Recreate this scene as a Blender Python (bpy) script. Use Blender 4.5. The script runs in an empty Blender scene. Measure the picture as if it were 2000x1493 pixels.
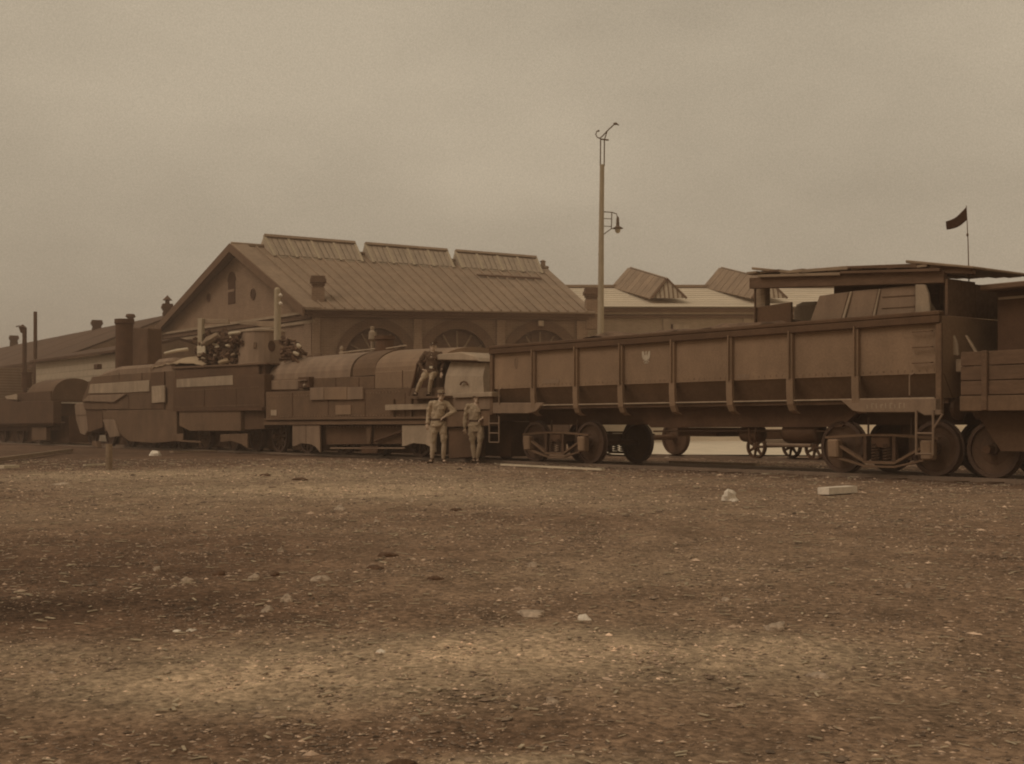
import bpy, math, random
import numpy as np
from mathutils import Vector, Matrix, noise
random.seed(7); np.random.seed(7)
sc = bpy.context.scene
C = sc.collection
H = 0.93            # height of the camera above the yard
F = 2500.0          # focal length in pixels of the 2000 px wide photograph
R = math.radians

# ---------------------------------------------------------------- camera, world, sun, exposure
cam = bpy.data.objects.new('camera', bpy.data.cameras.new('camera')); C.objects.link(cam)
cam.location = (0, 0, H); cam.rotation_euler = (R(90), 0, 0)
cam.data.sensor_width = 36; cam.data.lens = 36*F/2000; cam.data.shift_y = 82.5/2000
cam.data.clip_start = 0.05; cam.data.clip_end = 3000
sc.camera = cam
SUN_EL, SUN_AZ = 48, -118       # azimuth from +Y clockwise: the sun stands to the left, a little behind the camera
w = bpy.data.worlds.new('World'); sc.world = w; w.use_nodes = True
nt = w.node_tree; nt.nodes.clear()
def wn(t, **k):
    n = nt.nodes.new(t)
    for a, b in k.items(): setattr(n, a, b)
    return n
sky = wn('ShaderNodeTexSky', sky_type='NISHITA', sun_disc=False)
sky.sun_elevation = R(SUN_EL); sky.sun_rotation = R(SUN_AZ); sky.dust_density = 6; sky.air_density = 1.0
bw = wn('ShaderNodeRGBToBW'); nt.links.new(sky.outputs[0], bw.inputs[0])
flat = wn('ShaderNodeMapRange'); flat.inputs[1].default_value = 0; flat.inputs[2].default_value = 12
flat.inputs[3].default_value = 0.93; flat.inputs[4].default_value = 1.12
nt.links.new(bw.outputs[0], flat.inputs[0])
tc = wn('ShaderNodeTexCoord'); mp = wn('ShaderNodeMapping'); mp.inputs['Scale'].default_value = (1.0, 1.0, 2.2)
nt.links.new(tc.outputs['Generated'], mp.inputs[0])
cn = wn('ShaderNodeTexNoise'); cn.inputs['Scale'].default_value = 1.7; cn.inputs['Detail'].default_value = 4; cn.inputs['Roughness'].default_value = .55
nt.links.new(mp.outputs[0], cn.inputs['Vector'])
cr = wn('ShaderNodeMapRange'); cr.inputs[1].default_value = .3; cr.inputs[2].default_value = .7
cr.inputs[3].default_value = .70; cr.inputs[4].default_value = 1.20
nt.links.new(cn.outputs[0], cr.inputs[0])
fn = wn('ShaderNodeTexNoise'); fn.inputs['Scale'].default_value = 900; fn.inputs['Detail'].default_value = 2
nt.links.new(tc.outputs['Generated'], fn.inputs['Vector'])
fr = wn('ShaderNodeMapRange'); fr.inputs[1].default_value = .3; fr.inputs[2].default_value = .7
fr.inputs[3].default_value = .92; fr.inputs[4].default_value = 1.08
nt.links.new(fn.outputs[0], fr.inputs[0])
m1 = wn('ShaderNodeMath', operation='MULTIPLY'); m2 = wn('ShaderNodeMath', operation='MULTIPLY')
nt.links.new(flat.outputs[0], m1.inputs[0]); nt.links.new(cr.outputs[0], m1.inputs[1])
nt.links.new(m1.outputs[0], m2.inputs[0]); nt.links.new(fr.outputs[0], m2.inputs[1])
vm = wn('ShaderNodeVectorMath', operation='SCALE'); vm.inputs[0].default_value = (4.28, 3.58, 2.62)
nt.links.new(m2.outputs[0], vm.inputs['Scale'])
bg = wn('ShaderNodeBackground'); bg.inputs[1].default_value = 0.1
nt.links.new(vm.outputs[0], bg.inputs[0])
wo = wn('ShaderNodeOutputWorld'); nt.links.new(bg.outputs[0], wo.inputs[0])
sl = bpy.data.lights.new('sun', 'SUN'); sl.energy = 0.8; sl.angle = R(28); sl.color = (1, .87, .76)
so = bpy.data.objects.new('sun', sl); C.objects.link(so)
a = R(SUN_AZ); e = R(SUN_EL)
sdir = Vector((math.sin(a)*math.cos(e), math.cos(a)*math.cos(e), math.sin(e)))
so.rotation_euler = sdir.to_track_quat('Z', 'Y').to_euler(); so.location = (-20, -10, 40)
sc.view_settings.view_transform = 'Standard'; sc.view_settings.look = 'None'
sc.view_settings.exposure = 0; sc.view_settings.gamma = 1; sc.view_settings.use_curve_mapping = False
sc.render.engine = 'CYCLES'
sc.cycles.use_denoising = True
sc.cycles.pixel_filter_type = 'BLACKMAN_HARRIS'; sc.cycles.filter_width = 2.0
sc.cycles.max_bounces = 5; sc.cycles.diffuse_bounces = 4

# ---------------------------------------------------------------- materials
def mat(name, col, var=.25, scale=3.0, rough=.85, bump=.2, stretch=(1, 1, 1), fine=40, spec=.25, streak=0, metal=0):
    m = bpy.data.materials.new(name); m.use_nodes = True; t = m.node_tree; L = t.links
    b = t.nodes['Principled BSDF']; b.inputs['Roughness'].default_value = rough
    b.inputs['Specular IOR Level'].default_value = spec; b.inputs['Metallic'].default_value = metal
    tc = t.nodes.new('ShaderNodeTexCoord'); mp = t.nodes.new('ShaderNodeMapping'); mp.inputs['Scale'].default_value = stretch
    L.new(tc.outputs['Object'], mp.inputs[0])
    n1 = t.nodes.new('ShaderNodeTexNoise'); n1.inputs['Scale'].default_value = scale; n1.inputs['Detail'].default_value = 8; n1.inputs['Roughness'].default_value = .65
    n2 = t.nodes.new('ShaderNodeTexNoise'); n2.inputs['Scale'].default_value = fine; n2.inputs['Detail'].default_value = 4
    L.new(mp.outputs[0], n1.inputs['Vector']); L.new(mp.outputs[0], n2.inputs['Vector'])
    oi = t.nodes.new('ShaderNodeObjectInfo')
    r1 = t.nodes.new('ShaderNodeMapRange'); r1.inputs[1].default_value = .3; r1.inputs[2].default_value = .7; r1.inputs[3].default_value = 1-var; r1.inputs[4].default_value = 1+var
    r2 = t.nodes.new('ShaderNodeMapRange'); r2.inputs[1].default_value = .3; r2.inputs[2].default_value = .7; r2.inputs[3].default_value = 1-var*.5; r2.inputs[4].default_value = 1+var*.5
    r3 = t.nodes.new('ShaderNodeMapRange'); r3.inputs[3].default_value = 1-var*.3; r3.inputs[4].default_value = 1+var*.3
    L.new(n1.outputs[0], r1.inputs[0]); L.new(n2.outputs[0], r2.inputs[0]); L.new(oi.outputs['Random'], r3.inputs[0])
    a = t.nodes.new('ShaderNodeMath'); a.operation = 'MULTIPLY'; c = t.nodes.new('ShaderNodeMath'); c.operation = 'MULTIPLY'
    L.new(r1.outputs[0], a.inputs[0]); L.new(r2.outputs[0], a.inputs[1]); L.new(a.outputs[0], c.inputs[0]); L.new(r3.outputs[0], c.inputs[1])
    last = c
    if streak:
        mp2 = t.nodes.new('ShaderNodeMapping'); mp2.inputs['Scale'].default_value = (2.2, 2.2, .5); L.new(tc.outputs['Object'], mp2.inputs[0])
        n3 = t.nodes.new('ShaderNodeTexNoise'); n3.inputs['Scale'].default_value = 1.6; n3.inputs['Detail'].default_value = 5; L.new(mp2.outputs[0], n3.inputs['Vector'])
        r4 = t.nodes.new('ShaderNodeMapRange'); r4.inputs[1].default_value = .35; r4.inputs[2].default_value = .65; r4.inputs[3].default_value = 1-streak; r4.inputs[4].default_value = 1+streak
        L.new(n3.outputs[0], r4.inputs[0]); d = t.nodes.new('ShaderNodeMath'); d.operation = 'MULTIPLY'
        L.new(c.outputs[0], d.inputs[0]); L.new(r4.outputs[0], d.inputs[1]); last = d
    v = t.nodes.new('ShaderNodeVectorMath'); v.operation = 'SCALE'; v.inputs[0].default_value = col
    L.new(last.outputs[0], v.inputs['Scale']); L.new(v.outputs[0], b.inputs['Base Color'])
    if bump:
        bp = t.nodes.new('ShaderNodeBump'); bp.inputs['Strength'].default_value = bump; bp.inputs['Distance'].default_value = .02
        L.new(n2.outputs[0], bp.inputs['Height']); L.new(bp.outputs[0], b.inputs['Normal'])
    m['col'] = col
    return m
def brick_mat(name, c1, c2, mortar):
    m = mat(name, (1, 1, 1), .14, .8, .9, 0, streak=.05); t = m.node_tree; L = t.links; b = t.nodes['Principled BSDF']
    v = b.inputs['Base Color'].links[0].from_node
    tc = t.nodes.new('ShaderNodeTexCoord'); sp = t.nodes.new('ShaderNodeSeparateXYZ'); cb = t.nodes.new('ShaderNodeCombineXYZ')
    L.new(tc.outputs['Object'], sp.inputs[0]); L.new(sp.outputs[0], cb.inputs[0]); L.new(sp.outputs[2], cb.inputs[1])
    br = t.nodes.new('ShaderNodeTexBrick'); br.inputs['Scale'].default_value = 1; br.inputs['Brick Width'].default_value = .27
    br.inputs['Row Height'].default_value = .085; br.inputs['Mortar Size'].default_value = .010; br.inputs['Mortar Smooth'].default_value = .2
    br.inputs['Color1'].default_value = (*c1, 1); br.inputs['Color2'].default_value = (*c2, 1); br.inputs['Mortar'].default_value = (*mortar, 1)
    L.new(cb.outputs[0], br.inputs['Vector']); L.new(br.outputs[0], v.inputs[0])
    return m
K = {}
K['steel'] = mat('brown_painted_steel', (.268, .174, .106), .20, .8, .75, .1, fine=25, streak=.05)
K['steel2'] = mat('dull_brown_armour', (.165, .100, .058), .24, .9, .85, .12, fine=20, streak=.05)
K['hull'] = mat('dark_brown_armour', (.118, .066, .036), .24, 1.0, .85, .12, fine=20, streak=.05)
K['pale'] = mat('faded_pale_paint', (.38, .285, .195), .15, 1.4, .75, .12, fine=22, streak=.12)
K['mid'] = mat('faded_tan_paint', (.255, .172, .112), .14, 1.1, .75, .12, fine=22, streak=.12)
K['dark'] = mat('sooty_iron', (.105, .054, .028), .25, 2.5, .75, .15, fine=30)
K['rust'] = mat('rusty_iron', (.095, .053, .030), .25, 3, .75, .15, fine=30)
K['wheel'] = mat('worn_wheel_iron', (.080, .043, .025), .2, 4, .6, .1, fine=30, spec=.4)
K['rail'] = mat('worn_rail_steel', (.22, .15, .10), .2, 3, .5, .1, fine=30, spec=.5)
K['wood'] = mat('weathered_wood', (.30, .215, .140), .25, 2, .9, .3, (1, 6, 6), 12)
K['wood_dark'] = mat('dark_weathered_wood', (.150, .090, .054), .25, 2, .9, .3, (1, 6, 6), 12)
K['wood_pale'] = mat('pale_fresh_wood', (.62, .52, .37), .18, 2, .85, .25, (1, 6, 6), 14)
K['post'] = mat('pale_post_wood', (.42, .335, .225), .15, 2, .9, .3, (6, 6, 1), 14)
K['wall'] = brick_mat('brown_brick', (.265, .170, .105), (.215, .134, .082), (.33, .235, .16))
K['wall2'] = brick_mat('pale_brown_brick', (.36, .26, .175), (.31, .225, .145), (.38, .29, .20))
K['arch'] = brick_mat('dark_brick_arch', (.150, .085, .048), (.125, .070, .04), (.2, .13, .08))
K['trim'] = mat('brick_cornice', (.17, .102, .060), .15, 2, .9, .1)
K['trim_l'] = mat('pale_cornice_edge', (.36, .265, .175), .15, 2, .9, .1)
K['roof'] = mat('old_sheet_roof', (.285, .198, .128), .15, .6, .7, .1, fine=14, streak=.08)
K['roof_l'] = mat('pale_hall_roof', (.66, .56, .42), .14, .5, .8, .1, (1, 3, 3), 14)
K['roof_d'] = mat('dark_tarred_roof', (.110, .062, .035), .2, .8, .85, .1, fine=14)
K['glass'] = mat('dusty_skylight_glass', (.33, .245, .165), .2, 2, .6, .0, spec=.5)
K['frame'] = mat('pale_glazing_bar', (.44, .35, .245), .12, 3, .8, .05)
K['void'] = mat('dark_opening', (.085, .042, .022), .2, 3, .95, 0)
K['coal'] = mat('coal_dust', (.16, .10, .062), .45, 4, .95, .5, fine=30)
K['stone'] = mat('pale_stone', (.43, .33, .24), .35, 8, .9, .3)
K['white'] = mat('whitewashed_stone', (.76, .66, .53), .12, 8, .85, .2)
K['skin'] = mat('skin', (.56, .41, .29), .06, 8, .6, .05)
K['cloth'] = mat('khaki_cloth', (.43, .325, .215), .13, 9, .95, .3, fine=80)
K['cloth_d'] = mat('dark_uniform_cloth', (.125, .075, .045), .15, 9, .95, .3, fine=80)
K['puttee'] = mat('pale_leg_wrap', (.50, .385, .265), .12, 12, .95, .3, (1, 1, 5), 30)
K['leather'] = mat('brown_leather', (.085, .05, .03), .15, 9, .6, .1)
K['brass'] = mat('bright_buckle', (.8, .7, .52), .05, 9, .4, 0, spec=.6)
K['canvas'] = mat('tan_canvas', (.42, .31, .195), .2, 3, .95, .3)
K['flag'] = mat('dark_flag_cloth', (.080, .042, .025), .15, 6, .95, .2)
K['emblem'] = mat('faded_white_paint', (.52, .43, .32), .15, 9, .9, .05)
K['globe'] = mat('milky_lamp_glass', (.50, .42, .30), .05, 3, .3, 0, spec=.5)
K['iron'] = mat('grey_lamp_iron', (.155, .105, .066), .15, 4, .7, .1)

# ---------------------------------------------------------------- mesh building
class MB:
    def __init__(s): s.v = []; s.f = []
    def box(s, x0, x1, y0, y1, z0, z1):
        b = len(s.v)
        s.v += [(x0,y0,z0),(x1,y0,z0),(x1,y1,z0),(x0,y1,z0),(x0,y0,z1),(x1,y0,z1),(x1,y1,z1),(x0,y1,z1)]
        s.f += [tuple(b+i for i in q) for q in ((0,3,2,1),(4,5,6,7),(0,1,5,4),(1,2,6,5),(2,3,7,6),(3,0,4,7))]
        return s
    def prism(s, pts, y0, y1):          # pts: outline (x, z), extruded along y
        n = len(pts); b = len(s.v)
        area = sum(pts[i][0]*pts[(i+1)%n][1]-pts[(i+1)%n][0]*pts[i][1] for i in range(n))
        if area < 0: pts = pts[::-1]
        s.v += [(x, y0, z) for x, z in pts]+[(x, y1, z) for x, z in pts]
        s.f.append(tuple(b+i for i in range(n))); s.f.append(tuple(b+n+i for i in reversed(range(n))))
        for i in range(n):
            j = (i+1) % n; s.f.append((b+j, b+i, b+n+i, b+n+j))
        return s
    def hexa(s, p):                     # eight corners: bottom ring then top ring
        b = len(s.v); s.v += [tuple(q) for q in p]
        s.f += [tuple(b+i for i in q) for q in ((0,3,2,1),(4,5,6,7),(0,1,5,4),(1,2,6,5),(2,3,7,6),(3,0,4,7))]
        return s
    def slab(s, q, t):                  # quad (4 points) thickened by the vector t
        t = Vector(t); q = [Vector(p) for p in q]
        return s.hexa([p for p in q]+[p+t for p in q])
    def tube(s, pts, r, n=10, cap=True):
        pts = [Vector(p) for p in pts]; r = r if isinstance(r, (list, tuple)) else [r]*len(pts)
        b = len(s.v); k = len(pts)
        for i, p in enumerate(pts):
            d = (pts[min(i+1, k-1)]-pts[max(i-1, 0)]).normalized()
            u = d.orthogonal().normalized() if abs(d.z) > .9 else d.cross(Vector((0, 0, 1))).normalized()
            if abs(d.z) > .9: u = (Vector((1, 0, 0))-d*d.x).normalized()
            q = d.cross(u)
            for j in range(n):
                a = 2*math.pi*j/n; s.v.append(tuple(p+(u*math.cos(a)+q*math.sin(a))*r[i]))
        for i in range(k-1):
            for j in range(n):
                j2 = (j+1) % n; s.f.append((b+i*n+j, b+i*n+j2, b+(i+1)*n+j2, b+(i+1)*n+j))
        if cap:
            s.f.append(tuple(b+j for j in reversed(range(n)))); s.f.append(tuple(b+(k-1)*n+j for j in range(n)))
        return s
    def lathe(s, c, prof, axis='z', n=20):   # prof: (r, h)
        b = len(s.v); c = Vector(c)
        for r_, h in prof:
            for j in range(n):
                a = 2*math.pi*j/n; x, y = r_*math.cos(a), r_*math.sin(a)
                s.v.append(tuple(c+Vector((x, y, h) if axis == 'z' else (x, h, y) if axis == 'y' else (h, x, y))))
        for i in range(len(prof)-1):
            for j in range(n):
                j2 = (j+1) % n; s.f.append((b+i*n+j, b+i*n+j2, b+(i+1)*n+j2, b+(i+1)*n+j))
        s.f.append(tuple(b+j for j in reversed(range(n)))); s.f.append(tuple(b+(len(prof)-1)*n+j for j in range(n)))
        return s
    def ball(s, c, r, n=12, m=8, rot=None):
        r = r if isinstance(r, (tuple, list)) else (r, r, r); c = Vector(c); b = len(s.v)
        for i in range(m+1):
            t = math.pi*(i+.001 if i == 0 else i-.001 if i == m else i)/m
            for j in range(n):
                a = 2*math.pi*j/n
                p = Vector((r[0]*math.sin(t)*math.cos(a), r[1]*math.sin(t)*math.sin(a), r[2]*math.cos(t)))
                if rot: p = rot @ p
                s.v.append(tuple(c+p))
        for i in range(m):
            for j in range(n):
                j2 = (j+1) % n; s.f.append((b+i*n+j, b+(i+1)*n+j, b+(i+1)*n+j2, b+i*n+j2))
        return s
    def capsule(s, p, q, r0, r1, n=12):
        p = Vector(p); q = Vector(q); d = (q-p).normalized()
        pts = []; rr = []
        for i in range(4): a = R(8+i*24); pts.append(p-d*r0*math.cos(a)); rr.append(r0*math.sin(a))
        pts.append(p); rr.append(r0); pts.append((p+q)/2); rr.append((r0+r1)/2); pts.append(q); rr.append(r1)
        for i in reversed(range(4)): a = R(8+i*24); pts.append(q+d*r1*math.cos(a)); rr.append(r1*math.sin(a))
        return s.tube(pts, rr, n)
    def rough(s, amt, sc_=3):
        s.v = [tuple(Vector(p)+noise.noise_vector(Vector(p)*sc_)*amt) for p in s.v]; return s
    def build(s, name, m, parent=None, bevel=0, smooth=False, loc=None, rot=None):
        me = bpy.data.meshes.new(name); me.from_pydata(s.v, [], s.f); me.update()
        me.materials.append(K[m] if isinstance(m, str) else m)
        if smooth: me.shade_smooth()
        o = bpy.data.objects.new(name, me); C.objects.link(o)
        if parent is not None: o.parent = parent
        if loc: o.location = loc
        if rot is not None: o.rotation_euler = rot
        if bevel:
            b = o.modifiers.new('bevel', 'BEVEL'); b.width = bevel; b.segments = 1; b.limit_method = 'ANGLE'
        if smooth and hasattr(me, 'shade_auto_smooth'): pass
        return o
def tag(o, label=None, cat=None, group=None, kind=None):
    if label: o['label'] = label
    if cat: o['category'] = cat
    if group: o['group'] = group
    if kind: o['kind'] = kind
    return o
def empty(name, loc=(0, 0, 0), rz=0.0):
    o = bpy.data.objects.new(name, None); C.objects.link(o); o.location = loc; o.rotation_euler = (0, 0, rz)
    o.empty_display_size = .2
    return o
def copy_tree(o, parent=None):
    c = o.copy(); C.objects.link(c)
    if parent: c.parent = parent
    for ch in list(kids.get(o.name, ())) if False else [x for x in bpy.data.objects if x.parent == o]: copy_tree(ch, c)
    return c
def P(px, py, Z): return Vector(((px-1000)/F*Z, Z, H+(829-py)/F*Z))     # point seen at a pixel at depth Z
def G(px, py): Z = H*F/(py-829); return Vector(((px-1000)/F*Z, Z, 0))    # point of the flat yard seen at a pixel

# train frame: x along the train (towards the camera side, right), y away behind it, z up
TA = (6.98, 21.03); TR = math.atan2(-.7859, .6183)
def U(px, v=0.0):
    r = (px-1000)/F
    return (r*(TA[1]+.6183*v)-TA[0]-.7859*v)/(.6183+.7859*r)
def S(px, v=0.0):            # pixels per metre there
    return F/(TA[1]-.7859*U(px, v)+.6183*v)
def T(px, py, v=0.0): return (U(px, v), H+(829-py)/S(px, v))
def world(u, v, z=0): return Vector((TA[0]+.6183*u+.7859*v, TA[1]-.7859*u+.6183*v, z))
class Veh:                   # a vehicle standing on the track; its parts take positions along the train
    def __init__(s, name, u0, v0=0.0): s.u0 = u0; s.v0 = v0; s.root = empty(name, world(u0, v0), TR)
    def pts(s, pix, v=0.0): return [(T(x, y, v)[0]-s.u0, T(x, y, v)[1]) for x, y in pix]
    def plate(s, name, pix, v0, v1, m, parent=None, bevel=.012):
        mb = MB().prism(s.pts(pix, v0), v0-s.v0, v1-s.v0)
        return mb.build(name, m, parent or s.root, bevel)
    def xb(s, x0, x1, z0, z1, v0, v1, name, m, parent=None, bevel=.01):
        return MB().box(U(x0, v0)-s.u0, U(x1, v0)-s.u0, v0-s.v0, v1-s.v0, z0, z1).build(name, m, parent or s.root, bevel)

def wheel_mesh(r, spokes=9, w=.12):
    tyre = MB(); n = 32
    prof = [(r*.86, 0), (r, 0), (r, w*.75), (r*1.06, w*.8), (r*1.06, w), (r*.86, w)]
    b = 0
    for q, h in prof:
        for j in range(n): a = 2*math.pi*j/n; tyre.v.append((q*math.cos(a), h, q*math.sin(a)))
    for i in range(len(prof)):
        i2 = (i+1) % len(prof)
        for j in range(n): j2 = (j+1) % n; tyre.f.append((i*n+j, i*n+j2, i2*n+j2, i2*n+j))
    cen = MB().lathe((0, 0, 0), [(.001, -.03), (r*.2, -.03), (r*.22, .0), (r*.22, w), (.001, w)], 'y', 16)
    if spokes:
        for k in range(spokes):
            a = 2*math.pi*k/spokes
            cen.tube([(r*.15*math.cos(a), w*.5, r*.15*math.sin(a)), (r*.9*math.cos(a), w*.5, r*.9*math.sin(a))], [.045, .032], 6)
    else:
        cen.lathe((0, 0, 0), [(r*.2, w*.25), (r*.55, w*.55), (r*.88, w*.35), (r*.88, w*.7), (r*.2, w*.75)], 'y', 24)
    return tyre, cen
RAILZ = .05
def add_wheel(veh, px, r, v, spokes=0, parent=None):
    if r not in WM: WM[(r, spokes)] = None
    t, c = wheel_mesh(r, spokes)
    o = t.build('wheel', 'wheel', parent or veh.root); o.location = (U(px, v)-veh.u0, v-veh.v0, RAILZ+r)
    c.build('wheel_centre', 'rust', o)
    return o
WM = {}
def wheelset(veh, u, r, v=.62, spokes=0, back=True):
    for vv in ((v, v+1.56) if back else (v,)):
        t, c = wheel_mesh(r, spokes)
        o = t.build('wheel', 'wheel', veh.root); o.location = (u-veh.u0, vv-veh.v0, RAILZ+r)
        if vv != v: o.rotation_euler = (0, 0, math.pi)
        c.build('wheel_centre', 'rust', o)
    MB().tube([(u-veh.u0, v-veh.v0-.18, RAILZ+r), (u-veh.u0, v-veh.v0+1.75, RAILZ+r)], .07, 10).build('axle', 'dark', veh.root)

# ---------------------------------------------------------------- ground
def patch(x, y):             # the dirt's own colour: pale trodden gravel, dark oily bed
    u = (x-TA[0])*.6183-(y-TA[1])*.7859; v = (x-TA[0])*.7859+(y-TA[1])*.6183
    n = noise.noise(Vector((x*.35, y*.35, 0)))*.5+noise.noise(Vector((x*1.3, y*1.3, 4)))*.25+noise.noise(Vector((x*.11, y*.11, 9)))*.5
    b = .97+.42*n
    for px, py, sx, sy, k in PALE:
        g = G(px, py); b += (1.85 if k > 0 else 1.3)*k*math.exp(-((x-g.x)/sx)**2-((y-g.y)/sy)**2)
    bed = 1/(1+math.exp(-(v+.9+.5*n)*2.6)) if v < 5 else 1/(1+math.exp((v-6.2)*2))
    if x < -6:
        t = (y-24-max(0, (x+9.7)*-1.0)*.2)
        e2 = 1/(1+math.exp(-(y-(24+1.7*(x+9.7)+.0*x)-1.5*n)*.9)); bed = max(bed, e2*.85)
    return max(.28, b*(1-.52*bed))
PALE = [(420, 1330, .55, .35, .42), (60, 1265, .5, .3, .22), (700, 1290, .7, .5, .25), (1050, 1260, .9, .5, .42), (1450, 1265, .8, .6, .30),
        (750, 955, 3.2, 2.2, .50), (550, 925, 3.5, 3.5, .25), (200, 925, 4, 3, .2), (1200, 1100, 1.6, 1.2, .12), (950, 1480, .35, .12, .35),
        (150, 1080, 2.1, 2.6, -.42), (150, 1190, 1.2, .8, -.38), (1500, 1000, 4, 3, .06), (300, 1440, .9, .28, -.22), (1300, 1430, 1.2, .35, -.12),
        (1000, 1420, .5, .3, -.12), (1100, 1010, 2.2, 2.5, -.12)]
def ground():
    def warp(t, a, k): return a*np.sinh(k*t)/np.sinh(k)
    xs = warp(np.linspace(-1, 1, 331), 900, 7.8); ys = np.concatenate([-warp(np.linspace(1, .1, 20), 300, 5), np.linspace(.2, 9, 170), np.geomspace(9.1, 1500, 260)])
    vs = []; cols = []
    for y in ys:
        for x in xs:
            f = 1/(1+abs(y)/60+abs(x)/60)
            z = .035*noise.noise(Vector((x*.5, y*.5, 1)))+.018*noise.noise(Vector((x*1.8, y*1.8, 3)))
            if abs(x) < 16 and 0 < y < 32: z += .007*noise.noise(Vector((x*7, y*7, 5)))
            z = (z-.02)*f
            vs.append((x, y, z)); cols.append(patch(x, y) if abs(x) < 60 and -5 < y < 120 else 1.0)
    nx = len(xs); ny = len(ys)
    fs = [(j*nx+i, j*nx+i+1, (j+1)*nx+i+1, (j+1)*nx+i) for j in range(ny-1) for i in range(nx-1)]
    me = bpy.data.meshes.new('ground'); me.from_pydata(vs, [], fs); me.update(); me.shade_smooth()
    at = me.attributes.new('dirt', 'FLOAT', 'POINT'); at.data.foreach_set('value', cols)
    m = bpy.data.materials.new('trodden_gravel'); m.use_nodes = True; t = m.node_tree; L = t.links; b = t.nodes['Principled BSDF']
    b.inputs['Roughness'].default_value = .95; b.inputs['Specular IOR Level'].default_value = .1
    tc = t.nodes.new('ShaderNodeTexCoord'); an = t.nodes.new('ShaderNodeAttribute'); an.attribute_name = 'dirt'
    def nz(scale, det=6, st=(1, 1, 1), rg=.6):
        mp = t.nodes.new('ShaderNodeMapping'); mp.inputs['Scale'].default_value = st; L.new(tc.outputs['Object'], mp.inputs[0])
        n = t.nodes.new('ShaderNodeTexNoise'); n.inputs['Scale'].default_value = scale; n.inputs['Detail'].default_value = det; n.inputs['Roughness'].default_value = rg
        L.new(mp.outputs[0], n.inputs['Vector']); return n
    def rng(src, a0, a1, b0, b1):
        r = t.nodes.new('ShaderNodeMapRange'); r.inputs[1].default_value = a0; r.inputs[2].default_value = a1; r.inputs[3].default_value = b0; r.inputs[4].default_value = b1
        L.new(src, r.inputs[0]); return r.outputs[0]
    def mul(a_, b_):
        q = t.nodes.new('ShaderNodeMath'); q.operation = 'MULTIPLY'; L.new(a_, q.inputs[0]); L.new(b_, q.inputs[1]); return q.outputs[0]
    n1 = nz(2.2, 10, (1, .6, 1), .72); n2 = nz(26, 6, (1, .8, 1), .7); vo = t.nodes.new('ShaderNodeTexVoronoi'); vo.inputs['Scale'].default_value = 34; L.new(tc.outputs['Object'], vo.inputs['Vector'])
    f1 = rng(n1.outputs[0], .3, .7, .60, 1.42); f2 = rng(n2.outputs[0], .3, .7, .52, 1.50); f3 = rng(vo.outputs['Color'], 0, 1, .72, 1.36)
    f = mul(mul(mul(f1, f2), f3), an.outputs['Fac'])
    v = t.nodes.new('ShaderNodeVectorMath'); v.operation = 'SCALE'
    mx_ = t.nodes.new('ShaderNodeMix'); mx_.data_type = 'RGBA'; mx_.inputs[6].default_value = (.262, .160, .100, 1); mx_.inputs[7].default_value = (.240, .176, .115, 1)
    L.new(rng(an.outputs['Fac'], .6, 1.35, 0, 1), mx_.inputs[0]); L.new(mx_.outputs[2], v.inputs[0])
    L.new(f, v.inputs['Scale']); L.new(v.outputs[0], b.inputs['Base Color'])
    bp = t.nodes.new('ShaderNodeBump'); bp.inputs['Strength'].default_value = .7; bp.inputs['Distance'].default_value = .02
    hh = t.nodes.new('ShaderNodeMath'); hh.operation = 'ADD'; L.new(n2.outputs[0], hh.inputs[0]); L.new(rng(vo.outputs['Distance'], 0, .6, .7, 0), hh.inputs[1])
    L.new(hh.outputs[0], bp.inputs['Height']); L.new(bp.outputs[0], b.inputs['Normal'])
    me.materials.append(m)
    o = bpy.data.objects.new('ground', me); C.objects.link(o); tag(o, 'bare brown gravel yard in front of the armoured train', None, None, 'structure')
ground()
def gz(x, y):
    f = 1/(1+abs(y)/60+abs(x)/60)
    return (.035*noise.noise(Vector((x*.5, y*.5, 1)))+.018*noise.noise(Vector((x*1.8, y*1.8, 3)))-.02)*f

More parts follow.
